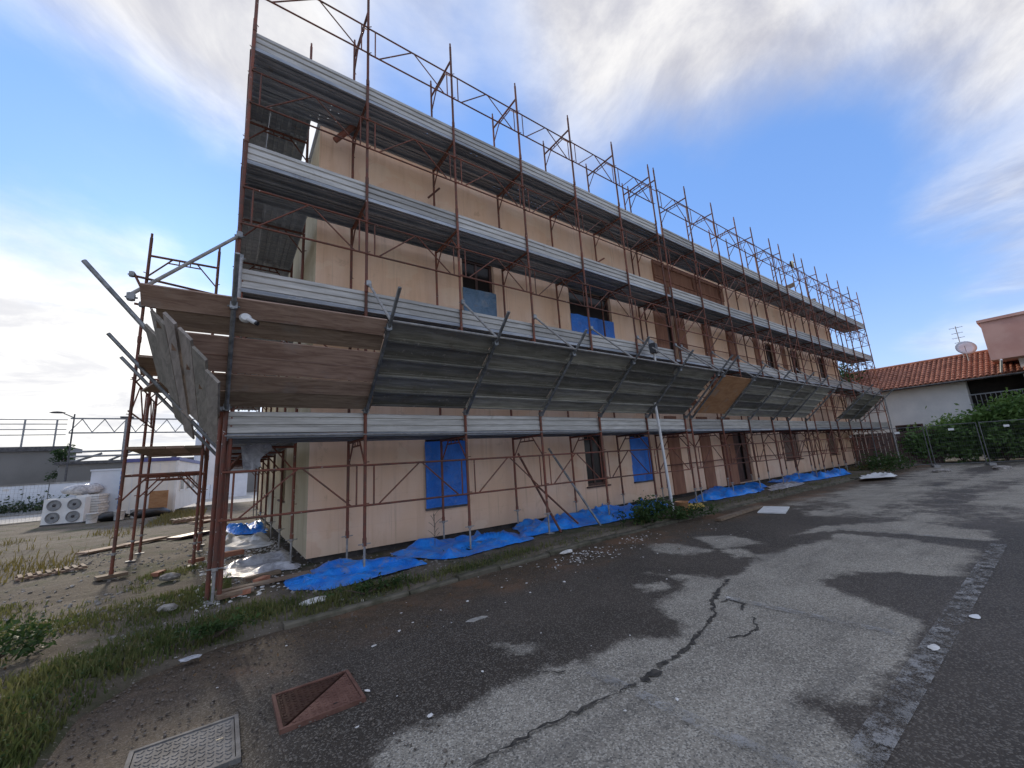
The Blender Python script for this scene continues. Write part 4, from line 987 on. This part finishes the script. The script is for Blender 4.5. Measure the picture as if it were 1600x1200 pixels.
def scatter_stones(name, mat, pts, smin, smax, flat, label, cat):
    bm = bmesh.new(); bmesh.ops.create_icosphere(bm, subdivisions=1, radius=1); bv = np.array([v.co[:] for v in bm.verts]); bf = np.array([[v.index for v in f.verts] for f in bm.faces]); bm.free()
    n = len(pts); V = np.repeat(bv[None], n, 0)*(1+RNG.uniform(-.35, .35, (n, len(bv), 1)))
    s_ = np.exp(RNG.uniform(np.log(smin), np.log(smax), n)); sc = np.stack([s_, s_*RNG.uniform(.5, 1, n), s_*RNG.uniform(flat*.6, flat, n)], 1)
    V = V*sc[:, None, :]; a = RNG.uniform(0, 6.28, n); c, s2 = np.cos(a)[:, None], np.sin(a)[:, None]
    V = np.stack([V[..., 0]*c-V[..., 1]*s2, V[..., 0]*s2+V[..., 1]*c, V[..., 2]], -1)+np.asarray(pts)[:, None, :]
    F = (bf[None]+(np.arange(n)*len(bv))[:, None, None]).reshape(-1, 3)
    me = bpy.data.meshes.new(name); me.from_pydata(V.reshape(-1, 3).tolist(), [], F.tolist()); me.update()
    return tag(stuff(link(name, me, mat)), label, cat)
def onroad(x, y): return np.stack([x, y, np.full(len(x), -.094)], 1)
def leaf_litter(name, P, size, mat, label, cat):
    me = leaf_cloud(len(P), lambda k: tuple(P[k]), size); return tag(stuff(link(name, me, mat)), label, cat)
cl_ = scatter(42000, -4, 4, -4.6, .2, lambda X, Y: .8*d_verge(X, Y)+.35*d_left(X, Y)*(nzv(X, Y, 1.6, 91.) > .05)); cl_[:, 2] += RNG.uniform(.01, .07, len(cl_))
leaf_litter('clover', cl_, .012, 'leaf', 'low clover and small weeds among the grass', 'weeds')
dlv = np.concatenate([scatter(1500, -3, 8, -3, .3, lambda X, Y: np.clip(.25+.8*d_verge(X, Y), 0, 1)*(kerb_dist(X, Y) < -.02)), onroad_(RNG.uniform(-.5, 8, 160), RNG.normal(-1.75, .35, 160))]); dlv[:, 2] += .012
leaf_litter('fallen_leaves', dlv, .016, 'dead_leaf', 'brown fallen leaves along the kerb', 'leaves')
st1 = scatter(5200, -4, 3, -1.6, 7, lambda X, Y: np.where(kerb_dist(X, Y) < -.05, np.clip(.4+.9*nzv(X, Y, 1.1, 51.), 0, 1), 0)); st1[:, 2] += .008
scatter_stones('gravel', 'stone', st1, .007, .038, .7, 'grey gravel and broken stones strewn over the dirt', 'gravel')
st2 = scatter(900, -.2, 1.1, -.2, 5, lambda X, Y: 0*X+.8); st2[:, 2] += .012
scatter_stones('plaster_rubble', 'chip', st2, .008, .04, .5, 'white plaster rubble at the foot of the left end wall', 'rubble')
gx_ = RNG.uniform(-.8, 9, 2600); gd_ = np.abs(RNG.normal(0, .55, 2600)); gy_ = kerb_y(gx_)-gd_-.03; kk = kerb_dist(gx_, gy_) > .02
gx2 = RNG.uniform(-.75, 1.2, 1100); gy2 = RNG.uniform(-4.2, -1.4, 1100); k2 = kerb_dist(gx2, gy2) > .03
gp = np.concatenate([onroad(gx_[kk], gy_[kk]), onroad(gx2[k2], gy2[k2])]); gp[:, 2] -= .003
scatter_stones('road_grit', 'dull_stone', gp, .003, .013, .7, 'brown grit and pebbles washed onto the road along the kerb', 'gravel')
cx_ = np.concatenate([RNG.normal(4.9, .42, 170), RNG.normal(6.4, .25, 50), RNG.uniform(1, 9, 70), RNG.uniform(-.3, 5, 26)]); cy_ = np.concatenate([RNG.normal(-1.55, .17, 170), RNG.normal(-1.35, .12, 50), RNG.uniform(-2.6, -1.2, 70), RNG.uniform(-5, -1.6, 26)])
k = kerb_dist(cx_, cy_) > .05
scatter_stones('plaster_chips', 'chip', onroad(cx_[k], cy_[k]), .005, .026, .35, 'white plaster chips scattered on the road near the kerb', 'rubble')

# ------------------------------------------------------------------ left background: site cabins, plant, boundary walls
ac = thing('fan_unit', (-5.65, 19.9, 0), 'white condenser unit with four round fan grilles on the left lot', 'fan unit')
MA = T(-5.65, 19.9, 0, R(-12))
build(MB().bx(-.68, .68, 0, .45, .04, 1.12), 'casing', 'white_paint', ac, MA)
build(MB().bx(-.70, .70, -.02, .47, .0, .05), 'base', 'steel_dark', ac, MA)
for x in (-.33, .33):
    for z in (.32, .84):
        g = build(MB().lathe([(.235, 0), (.235, .03), (.20, .03), (.20, .004)], 20), 'fan_grille', 'steel_grey', ac, MA @ Matrix.Translation((x, 0, z)) @ Matrix.Rotation(R(90), 4, 'X'))
        build(MB().lathe([(.06, .005), (.06, .02), (.02, .03)], 12), 'hub', 'steel_dark', g, MA @ Matrix.Translation((x, 0, z)) @ Matrix.Rotation(R(90), 4, 'X'))
        for q in range(5):
            a = q*1.2566; build(MB().box((.12*math.cos(a), .12*math.sin(a), .008), (.14, .06, .006), a+.4), 'blade', 'steel_grey', g, MA @ Matrix.Translation((x, 0, z)) @ Matrix.Rotation(R(90), 4, 'X'))
bs = thing('board_stack', (-4.9, 20.9, 0), 'stack of white insulation boards behind the fan unit', 'insulation boards')
for k in range(10): build(MB().box((-4.95+random.uniform(-.04, .04), 20.9, .14+k*.112), (.8, .9, .095), R(-12)+random.uniform(-.05, .05)), 'board', 'white_foam', bs)
tag(build(lump((-5.35, 21.2, 1.46), (.7, .45, .28), True, 51.), 'wrapped_bundle', 'film'), 'plastic-wrapped white bundle on top of the stacked boards', 'bundle')
to = thing('portable_cabin', (-4.55, 21.4, 0), 'narrow bluish-white site box with a blue dashed edge beside the fan unit', 'site box')
MT = T(-4.60, 21.3, 0, R(-6))
build(MB().bx(-.62, .56, 0, 1.2, .06, 2.28), 'body', 'cabin_white', to, MT); build(MB().bx(-.66, .60, -.04, 1.24, 2.282, 2.36), 'roof', 'cabin_white', to, MT)
for k in range(9): build(MB().bx(.44, .52, -.012, -.001, .18+k*.235, .34+k*.235), 'blue_mark', 'label_blue', to, MT)
cb2 = thing('site_cabin', (-3.1, 20.6, 0), 'cream prefabricated site cabin with a blue roof edge', 'site cabin')
MC = T(-4.02, 21.0, 0, R(-5))
build(MB().bx(0, 2.05, 0, 7.5, .12, 2.62), 'body', 'cabin_cream', cb2, MC)
build(MB().bx(-.06, 2.11, -.06, 7.56, 2.622, 2.80), 'roof_edge', 'blue_trim', cb2, MC)
for x in (0, 2.05): build(MB().bx(x-.05, x+.05, -.05, .05, .0, 2.615), 'corner_post', 'white_paint', cb2, MC)
for k in range(5): build(MB().bx(.34+k*.34, .352+k*.34, -.012, -.001, .16, 2.58), 'panel_rib', 'cabin_white', cb2, MC)
for y in (1.0, 2.8, 4.6, 6.0):
    wn = build(MB().bx(2.052, 2.085, y, y+.95, 1.05, 2.1), 'window', 'white_paint', cb2, MC); build(MB().bx(2.087, 2.095, y+.08, y+.87, 1.13, 2.02), 'pane', 'glass', wn, MC)
tag(build(MB().box((-2.55, 20.3, .58), (.75, .06, 1.15), R(-20)), 'leaning_board', 'ply'), 'orange-brown timber board leaning at the cabin corner', 'board')
for k, (x, y, l) in enumerate(((-4.55, 18.9, 'white bucket left of the other two beside the cabin'), (-3.75, 19.3, 'white bucket in front of the cabin door side'), (-3.25, 19.6, 'white bucket nearest the orange-brown panel'))):
    b_ = thing('paint_bucket', (x, y, 0), l, 'bucket'); build(MB().lathe([(.17, 0), (.20, .38), (.21, .385), (.21, .41), (.0, .41)], 14), 'body', 'plastic_white', b_, T(x, y, 0))
    build(MB().path([(x-.2, y, .33), (x-.12, y-.17, .2), (x, y-.24, .15), (x+.12, y-.17, .2), (x+.2, y, .33)], .006, 4), 'handle', 'steel_grey', b_)
tag(build(lump((-4.05, 19.6, .18), (.55, .4, .22), True, 61.), 'black_sacks', 'plastic_black'), 'black rubbish sacks between the white buckets', 'sacks')
tag(build(lump((-2.7, 19.4, .16), (.75, .4, .22), True, 63.), 'black_sacks', 'plastic_black'), 'black rubbish heap below the cabin end wall', 'sacks')
rb = thing('red_bin', (-.05, 11.6, 0), 'tall red plastic barrier behind the corner posts', 'barrier')
build(MB().bx(-.16, .14, 11.5, 11.8, 0, 1.75), 'body', 'red', rb); build(MB().bx(-.19, .17, 11.47, 11.83, 1.752, 1.83), 'lid', 'red', rb)
bw = thing('boundary_wall', (-20, 43, 0), 'long pale boundary wall across the back of the left lot', 'wall')
for k in range(14): build(MB().bx(-40+k*3.0, -37.03+k*3.0, 43, 43.2, -.2, 2.05), 'wall_panel', 'cabin_white', bw)
build(MB().bx(-40, 2, 42.96, 43.24, 2.052, 2.17), 'coping', 'concrete', bw)
hd = thing('low_hedge', (-12, 42.2, 0), 'low dark green hedge at the foot of the pale boundary wall', 'hedge')
link('foliage', leaf_cloud(3500, lambda k: (random.uniform(-22, -7), 42.3+random.gauss(0, .25), abs(random.gauss(0, .45))+.05), .11), 'leaf_dark', hd)
vi = thing('viaduct_wall', (-20, 60, 0), 'grey concrete retaining block behind the boundary wall at far left', 'wall')
build(MB().bx(-36, -15.2, 60, 66, -.2, 5.9), 'wall', 'concrete_far', vi); build(MB().bx(-36.3, -14.7, 59.7, 66, 5.9, 6.4), 'cap', 'steel_dark', vi)
for k in range(9): build(MB().tube((-35+k*2.4, 60, 6.4), (-35+k*2.4, 60, 9.4), .09, 6), 'rail_post', 'steel_grey', vi)
for z in (7.7, 8.3, 8.9, 9.4): build(MB().tube((-36, 60, z), (-15, 60, z), .05, 6), 'rail', 'steel_grey', vi)
ga = thing('pipe_gantry', (-8, 61, 0), 'long steel lattice gantry spanning the back of the left lot', 'gantry')
for z in (7.9, 9.6): build(MB().bx(-15, 8, 60.9, 61.1, z, z+.16), 'chord', 'steel_grey', ga)
for k in range(12):
    x = -15+k*1.9; build(MB().tube((x, 61, 8.06), (x+.95, 61, 9.6), .05, 5), 'lattice_bar', 'steel_grey', ga); build(MB().tube((x+.95, 61, 9.6), (x+1.9, 61, 8.06), .05, 5), 'lattice_bar', 'steel_grey', ga)
for x in (-10.2, 4.0): build(MB().tube((x, 61, -.2), (x, 61, 9.58), .16, 8), 'column', 'steel_grey', ga)
build(MB().bx(-10.8, -9.6, 60.7, 61.3, 9.78, 9.95), 'column_head', 'steel_dark', ga)
fa = thing('factory_shed', (-9, 56, 0), 'low grey industrial shed with pipework behind the boundary wall', 'building')
build(MB().bx(-14.0, 6, 55, 58, -.2, 4.1), 'wall', 'concrete_far', fa); build(MB().bx(-14.3, 6.3, 54.7, 58.3, 4.102, 4.4), 'roof', 'steel_dark', fa)
for k in range(6): build(MB().tube((-13+k*2.6, 55.4, 4.4), (-11+k*2.6, 55.4, 5.2+.3*(k % 2)), .12, 6), 'pipe', 'steel_grey', fa)
for z in (4.9, 5.4): build(MB().tube((-13.5, 54.9, z), (5, 54.9, z), .11, 6), 'pipe', 'steel_grey', fa)
si = thing('storage_silo', (-1.0, 34, 0), 'pale cylindrical storage silo seen between the scaffold posts', 'silo')
build(MB().lathe([(.95, 1.2), (1.0, 1.3), (1.0, 6.2), (.9, 6.5), (.35, 6.85)], 24), 'tank', 'cabin_white', si, T(-1.0, 34, 0))
for a in range(4): build(MB().tube((-1+.8*math.cos(a*1.57+.8), 34+.8*math.sin(a*1.57+.8), -.2), (-1+.8*math.cos(a*1.57+.8), 34+.8*math.sin(a*1.57+.8), 1.3), .07, 6), 'leg', 'steel_grey', si)
sl_ = thing('street_lamp', (-13.2, 54, 0), 'single-arm street lamp above the boundary wall at far left', 'street lamp')
build(MB().tube((-13.2, 54, -.2), (-13.2, 54, 9.3), .10, 8, .06), 'pole', 'steel_dark', sl_)
build(MB().tube((-13.2, 54, 8.9), (-14.0, 54, 9.35), .05, 6), 'arm', 'steel_dark', sl_)
build(MB().lathe([(.05, -.06), (.30, -.04), (.42, .02), (.25, .12), (.05, .16)], 12), 'lamp_head', 'steel_dark', sl_, Matrix.Translation((-14.45, 54, 9.4)) @ Matrix.Diagonal((1.5, .7, 1, 1)))
def tree(name, c, h, r, n, size, mat, label, group=None):
    t = thing(name, c, label, 'tree', group)
    mb = MB(); mb.tube(c, (c[0]+.1*r, c[1], c[2]+h*.45), .05*h/3, 7, .03*h/3); mb.tube((c[0]+.1*r, c[1], c[2]+h*.45), (c[0], c[1], c[2]+h*.8), .03*h/3, 6, .012*h/3)
    cl = []
    for k in range(34):
        a = random.uniform(0, 6.28); e = random.uniform(-.7, 1); q = (random.random()**.5)
        cl.append(Vector((c[0]+math.cos(a)*r*q*math.sqrt(1-.6*e*e), c[1]+math.sin(a)*r*q*math.sqrt(1-.6*e*e), c[2]+h*.65+e*h*.33)))
    for k in range(8): mb.tube((c[0]+.05*r, c[1], c[2]+h*(.35+.05*k)), cl[k], .018*h/3, 5, .005*h/3)
    build(mb, 'trunk', 'bark', t)
    def f(k):
        q = cl[k % len(cl)]; s_ = .24*r; return (q.x+random.gauss(0, s_), q.y+random.gauss(0, s_), max(c[2]+h*.2, q.z+random.gauss(0, s_*.8)))
    link('crown', leaf_cloud(n, f, size), mat, t); return t
tree('small_tree', (-14.4, 57.6, 0), 6.3, .9, 1100, .13, 'leaf_dark', 'small dark tree behind the street lamp at far left')
tree('garden_tree', (36.0, 3.6, 0), 6.6, 2.2, 3800, .13, 'leaf_dark', 'leafy tree showing behind the far end of the scaffold')

# ------------------------------------------------------------------ right background: house, hedge, fences
ho = thing('white_house', (35, -2, 0), 'white house with a red tiled roof beyond the far end of the scaffold', 'house')
build(MB().bx(34.6, 41, -3.3, 5.0, -.2, 4.52), 'wall', 'house_white', ho)
build(MB().bx(35.4, 41, -5.4, -3.302, -.2, 4.50), 'recessed_wall', 'unlit_interior', ho)  # shade inside the loggia is put into this wall's near-black colour
build(MB().bx(34.5, 35.3, -5.5, -3.304, 2.5, 2.68), 'balcony_floor', 'concrete', ho)
for k in range(12): build(MB().tube((34.6, -5.4+k*.185, 2.68), (34.6, -5.4+k*.185, 3.5), .018, 5), 'baluster', 'steel_grey', ho)
build(MB().bx(34.57, 34.63, -5.5, -3.3, 3.5, 3.56), 'handrail', 'steel_grey', ho)
wn = build(MB().bx(34.56, 34.60, -1.15, .1, 1.2, 2.15), 'window', 'dark_wood', ho); build(MB().bx(34.55, 34.558, -1.05, 0, 1.28, 2.07), 'pane', 'glass', wn)
ex, ez, rx, rz_ = 33.95, 4.42, 37.4, 6.15
rf = build(MB().add([(ex, -5.6, ez), (ex, 5.4, ez), (rx, 5.4, rz_), (rx, -5.6, rz_), (ex, -5.6, ez-.14), (ex, 5.4, ez-.14), (rx, 5.4, rz_-.14), (rx, -5.6, rz_-.14), (41, -5.6, ez), (41, 5.4, ez)],
      [(0, 3, 2, 1), (4, 5, 6, 7), (0, 1, 5, 4), (0, 4, 7, 3), (1, 2, 6, 5), (3, 8, 9, 2)]), 'roof', 'roof_tile', ho)
mb = MB(); sl2 = Vector((rx-ex, 0, rz_-ez)); rows = 11; nrm = Vector((-(rz_-ez), 0, rx-ex)).normalized()
for k in range(50):
    y = -5.55+k*.22
    for j in range(rows):
        a = Vector((ex-.04, y, ez))+sl2*(j/rows)+nrm*(.012+random.uniform(0, .012)); b = Vector((ex-.04, y, ez))+sl2*((j+1.12)/rows)+nrm*(.0+random.uniform(0, .006))
        vs = []; 
        for p, rr in ((a, .088), (b, .070)):
            for q in range(5):
                an = math.pi*q/4; vs.append(p+Vector((0, math.cos(an)*rr, 0))+nrm*(math.sin(an)*rr*.8))
        mb.add(vs, [(q, q+1, q+6, q+5) for q in range(4)]+[(0, 1, 2, 3, 4)], True)
stuff(build(mb, 'roof_tiles', 'roof_tile', rf))
build(MB().tube((rx, -5.6, rz_+.05), (rx, 5.4, rz_+.05), .11, 8), 'ridge_tiles', 'roof_tile', rf)
build(MB().tube((ex-.1, -5.6, ez-.08), (ex-.1, 5.4, ez-.08), .06, 8), 'gutter', 'steel_dark', rf)
di = thing('satellite_dish', (36.3, -3.55, 5.6), 'large pale satellite dish on the red tiled roof', 'satellite dish')
build(MB().lathe([(.06, 0), (.25, .04), (.44, .12), (.455, .13), (.25, .06), (.05, .03)], 20), 'dish', 'cabin_white', di, Matrix.Translation((36.2, -3.55, 6.42)) @ Matrix.Rotation(R(-68), 4, 'Y') @ Matrix.Rotation(R(20), 4, 'X'))
build(MB().tube((36.3, -3.55, 5.5), (36.3, -3.55, 6.40), .035, 6), 'mast', 'steel_grey', di)
build(MB().tube((36.2, -3.55, 6.1), (35.5, -3.6, 6.5), .015, 5), 'feed_arm', 'steel_grey', di)
an = thing('television_aerial', (36.8, -3.35, 5.8), 'thin television aerial standing behind the satellite dish', 'aerial')
build(MB().tube((36.8, -3.35, 5.7), (36.8, -3.35, 8.0), .022, 6), 'mast', 'steel_grey', an)
for z, l in ((7.9, .55), (7.55, .45), (7.25, .5), (6.95, .4)):
    bo = build(MB().tube((36.8, -3.35-l/2, z), (36.8, -3.35+l/2, z), .012, 5), 'boom', 'steel_dark', an)
    for q in range(4): build(MB().tube((36.65, -3.35-l/2+q*l/3, z), (36.95, -3.35-l/2+q*l/3, z), .009, 4), 'element', 'steel_dark', bo)
pk = thing('pink_house', (33.8, -8, 0), 'pink upper storey block on white walls at the right edge', 'house')
build(MB().bx(33.2, 41.5, -13, -4.55, 5.15, 7.25), 'upper_wall', 'house_pink', pk)
build(MB().bx(33.1, 41.6, -13.1, -4.45, 7.252, 7.40), 'parapet', 'house_pink', pk)
build(MB().bx(34.3, 41.5, -13, -5.42, -.2, 5.148), 'lower_wall', 'house_white', pk)
wn = build(MB().bx(34.25, 34.299, -7.4, -6.3, 2.6, 4.4), 'window', 'dark_wood', pk); build(MB().bx(34.24, 34.248, -7.3, -6.4, 2.7, 4.3), 'pane', 'glass', wn)
build(MB().tube((33.15, -4.9, 5.1), (34.2, -4.7, 4.4), .05, 6), 'downpipe', 'white_paint', pk)
for k, (x, y, rx_, ry_, h) in enumerate(((31.9, -1.2, 1.1, 1.0, 1.5), (32.0, -2.7, 1.1, 1.1, 2.0), (31.7, -4.2, 1.2, 1.1, 2.6), (31.8, -5.7, 1.2, 1.1, 2.9), (32.3, -7.3, 1.2, 1.2, 3.0), (32.9, -9.0, 1.2, 1.2, 3.0))):
    bush('hedge_bush', (x, y, -.1), (rx_, ry_, h), 7000, .105, 'leaf_hedge', ('low', 'second', 'third', 'fourth', 'fifth', 'last')[k]+' green hedge bush behind the mesh fence, counted from the scaffold', 'hedge bush', 'hedge bushes in front of the white house', 6)
df = thing('wooden_fence', (29, 1.5, 0), 'dark plank fence behind the far corner of the building', 'fence')
for k in range(22): build(MB().box((29.6+k*.10, 1.6-k*.17, .82), (.03, .175, 1.8+random.uniform(-.05, .05)), R(30)), 'plank', 'dark_wood', df)
FP = [(26.9, -.35), (27.8, -2.2), (28.7, -3.85), (29.9, -5.45), (31.2, -7.0)]
FLB = ('mesh fence panel nearest the scaffold end', 'mesh fence panel second from the scaffold', 'mesh fence panel third from the scaffold', 'mesh fence panel at the right edge of the road')
def fence_panel(a, b, label):
    t = thing('mesh_fence_panel', (a[0], a[1], -.1), label, 'fence panel')
    A3 = Vector((a[0], a[1], -.08)); B3 = Vector((b[0], b[1], -.08)); D3 = (B3-A3); e = D3.normalized()*.06; A3 += e; B3 -= e; D3 = B3-A3
    for q, nm in ((A3, 'post'), (B3, 'post')): build(MB().tube(q, q+Vector((0, 0, 1.98)), .021, 6), nm, 'fence_grey', t)
    for z in (.12, 1.95): build(MB().tube(A3+Vector((0, 0, z)), B3+Vector((0, 0, z)), .017, 6), 'rail', 'fence_grey', t)
    mb = MB()
    for q in range(1, 22): mb.tube(A3+D3*(q/22)+Vector((0, 0, .12)), A3+D3*(q/22)+Vector((0, 0, 1.95)), .003, 3)
    for q in range(1, 9): mb.tube(A3+Vector((0, 0, .12+q*.203)), B3+Vector((0, 0, .12+q*.203)), .003, 3)
    stuff(build(mb, 'wire_mesh', 'fence_grey', t))
    build(MB().box(A3+Vector((0, 0, .03)), (.6, .22, .12), R(20)), 'foot_block', 'concrete', t)
    build(MB().box(A3+D3*.5+Vector((-.02, 0, 1.72)), (.02, .20, .10), math.atan2(D3.y, D3.x)-math.pi/2), 'label_plate', 'white_paint', t)
for k, (a, b) in enumerate(zip(FP[:-1], FP[1:])): fence_panel(a, b, 'grey '+FLB[k])
fence_panel((-12.2, 23.5), (-9.6, 22.6), 'grey mesh fence panel at the far left edge of the lot')
fence_panel((-9.6, 22.6), (-7.2, 24.4), 'grey mesh fence panel left of the fan unit')
tag(build(MB().box((28.9, .95, 1.62), (.6, .02, .14)), 'sign_plate', 'white_paint'), 'small blank white plate on the far end wall', 'sign')
for k, (x, y, l) in enumerate(((24.6, -2.9, 'dark rubble heap on the road before the fence'), (26.2, -4.4, 'second dark rubble heap nearer the right fence panels'))):
    tag(build(lump((x, y, -.07), (.7, .3, .10), False, 70.+k), 'rubble_heap', 'stone'), l, 'rubble')
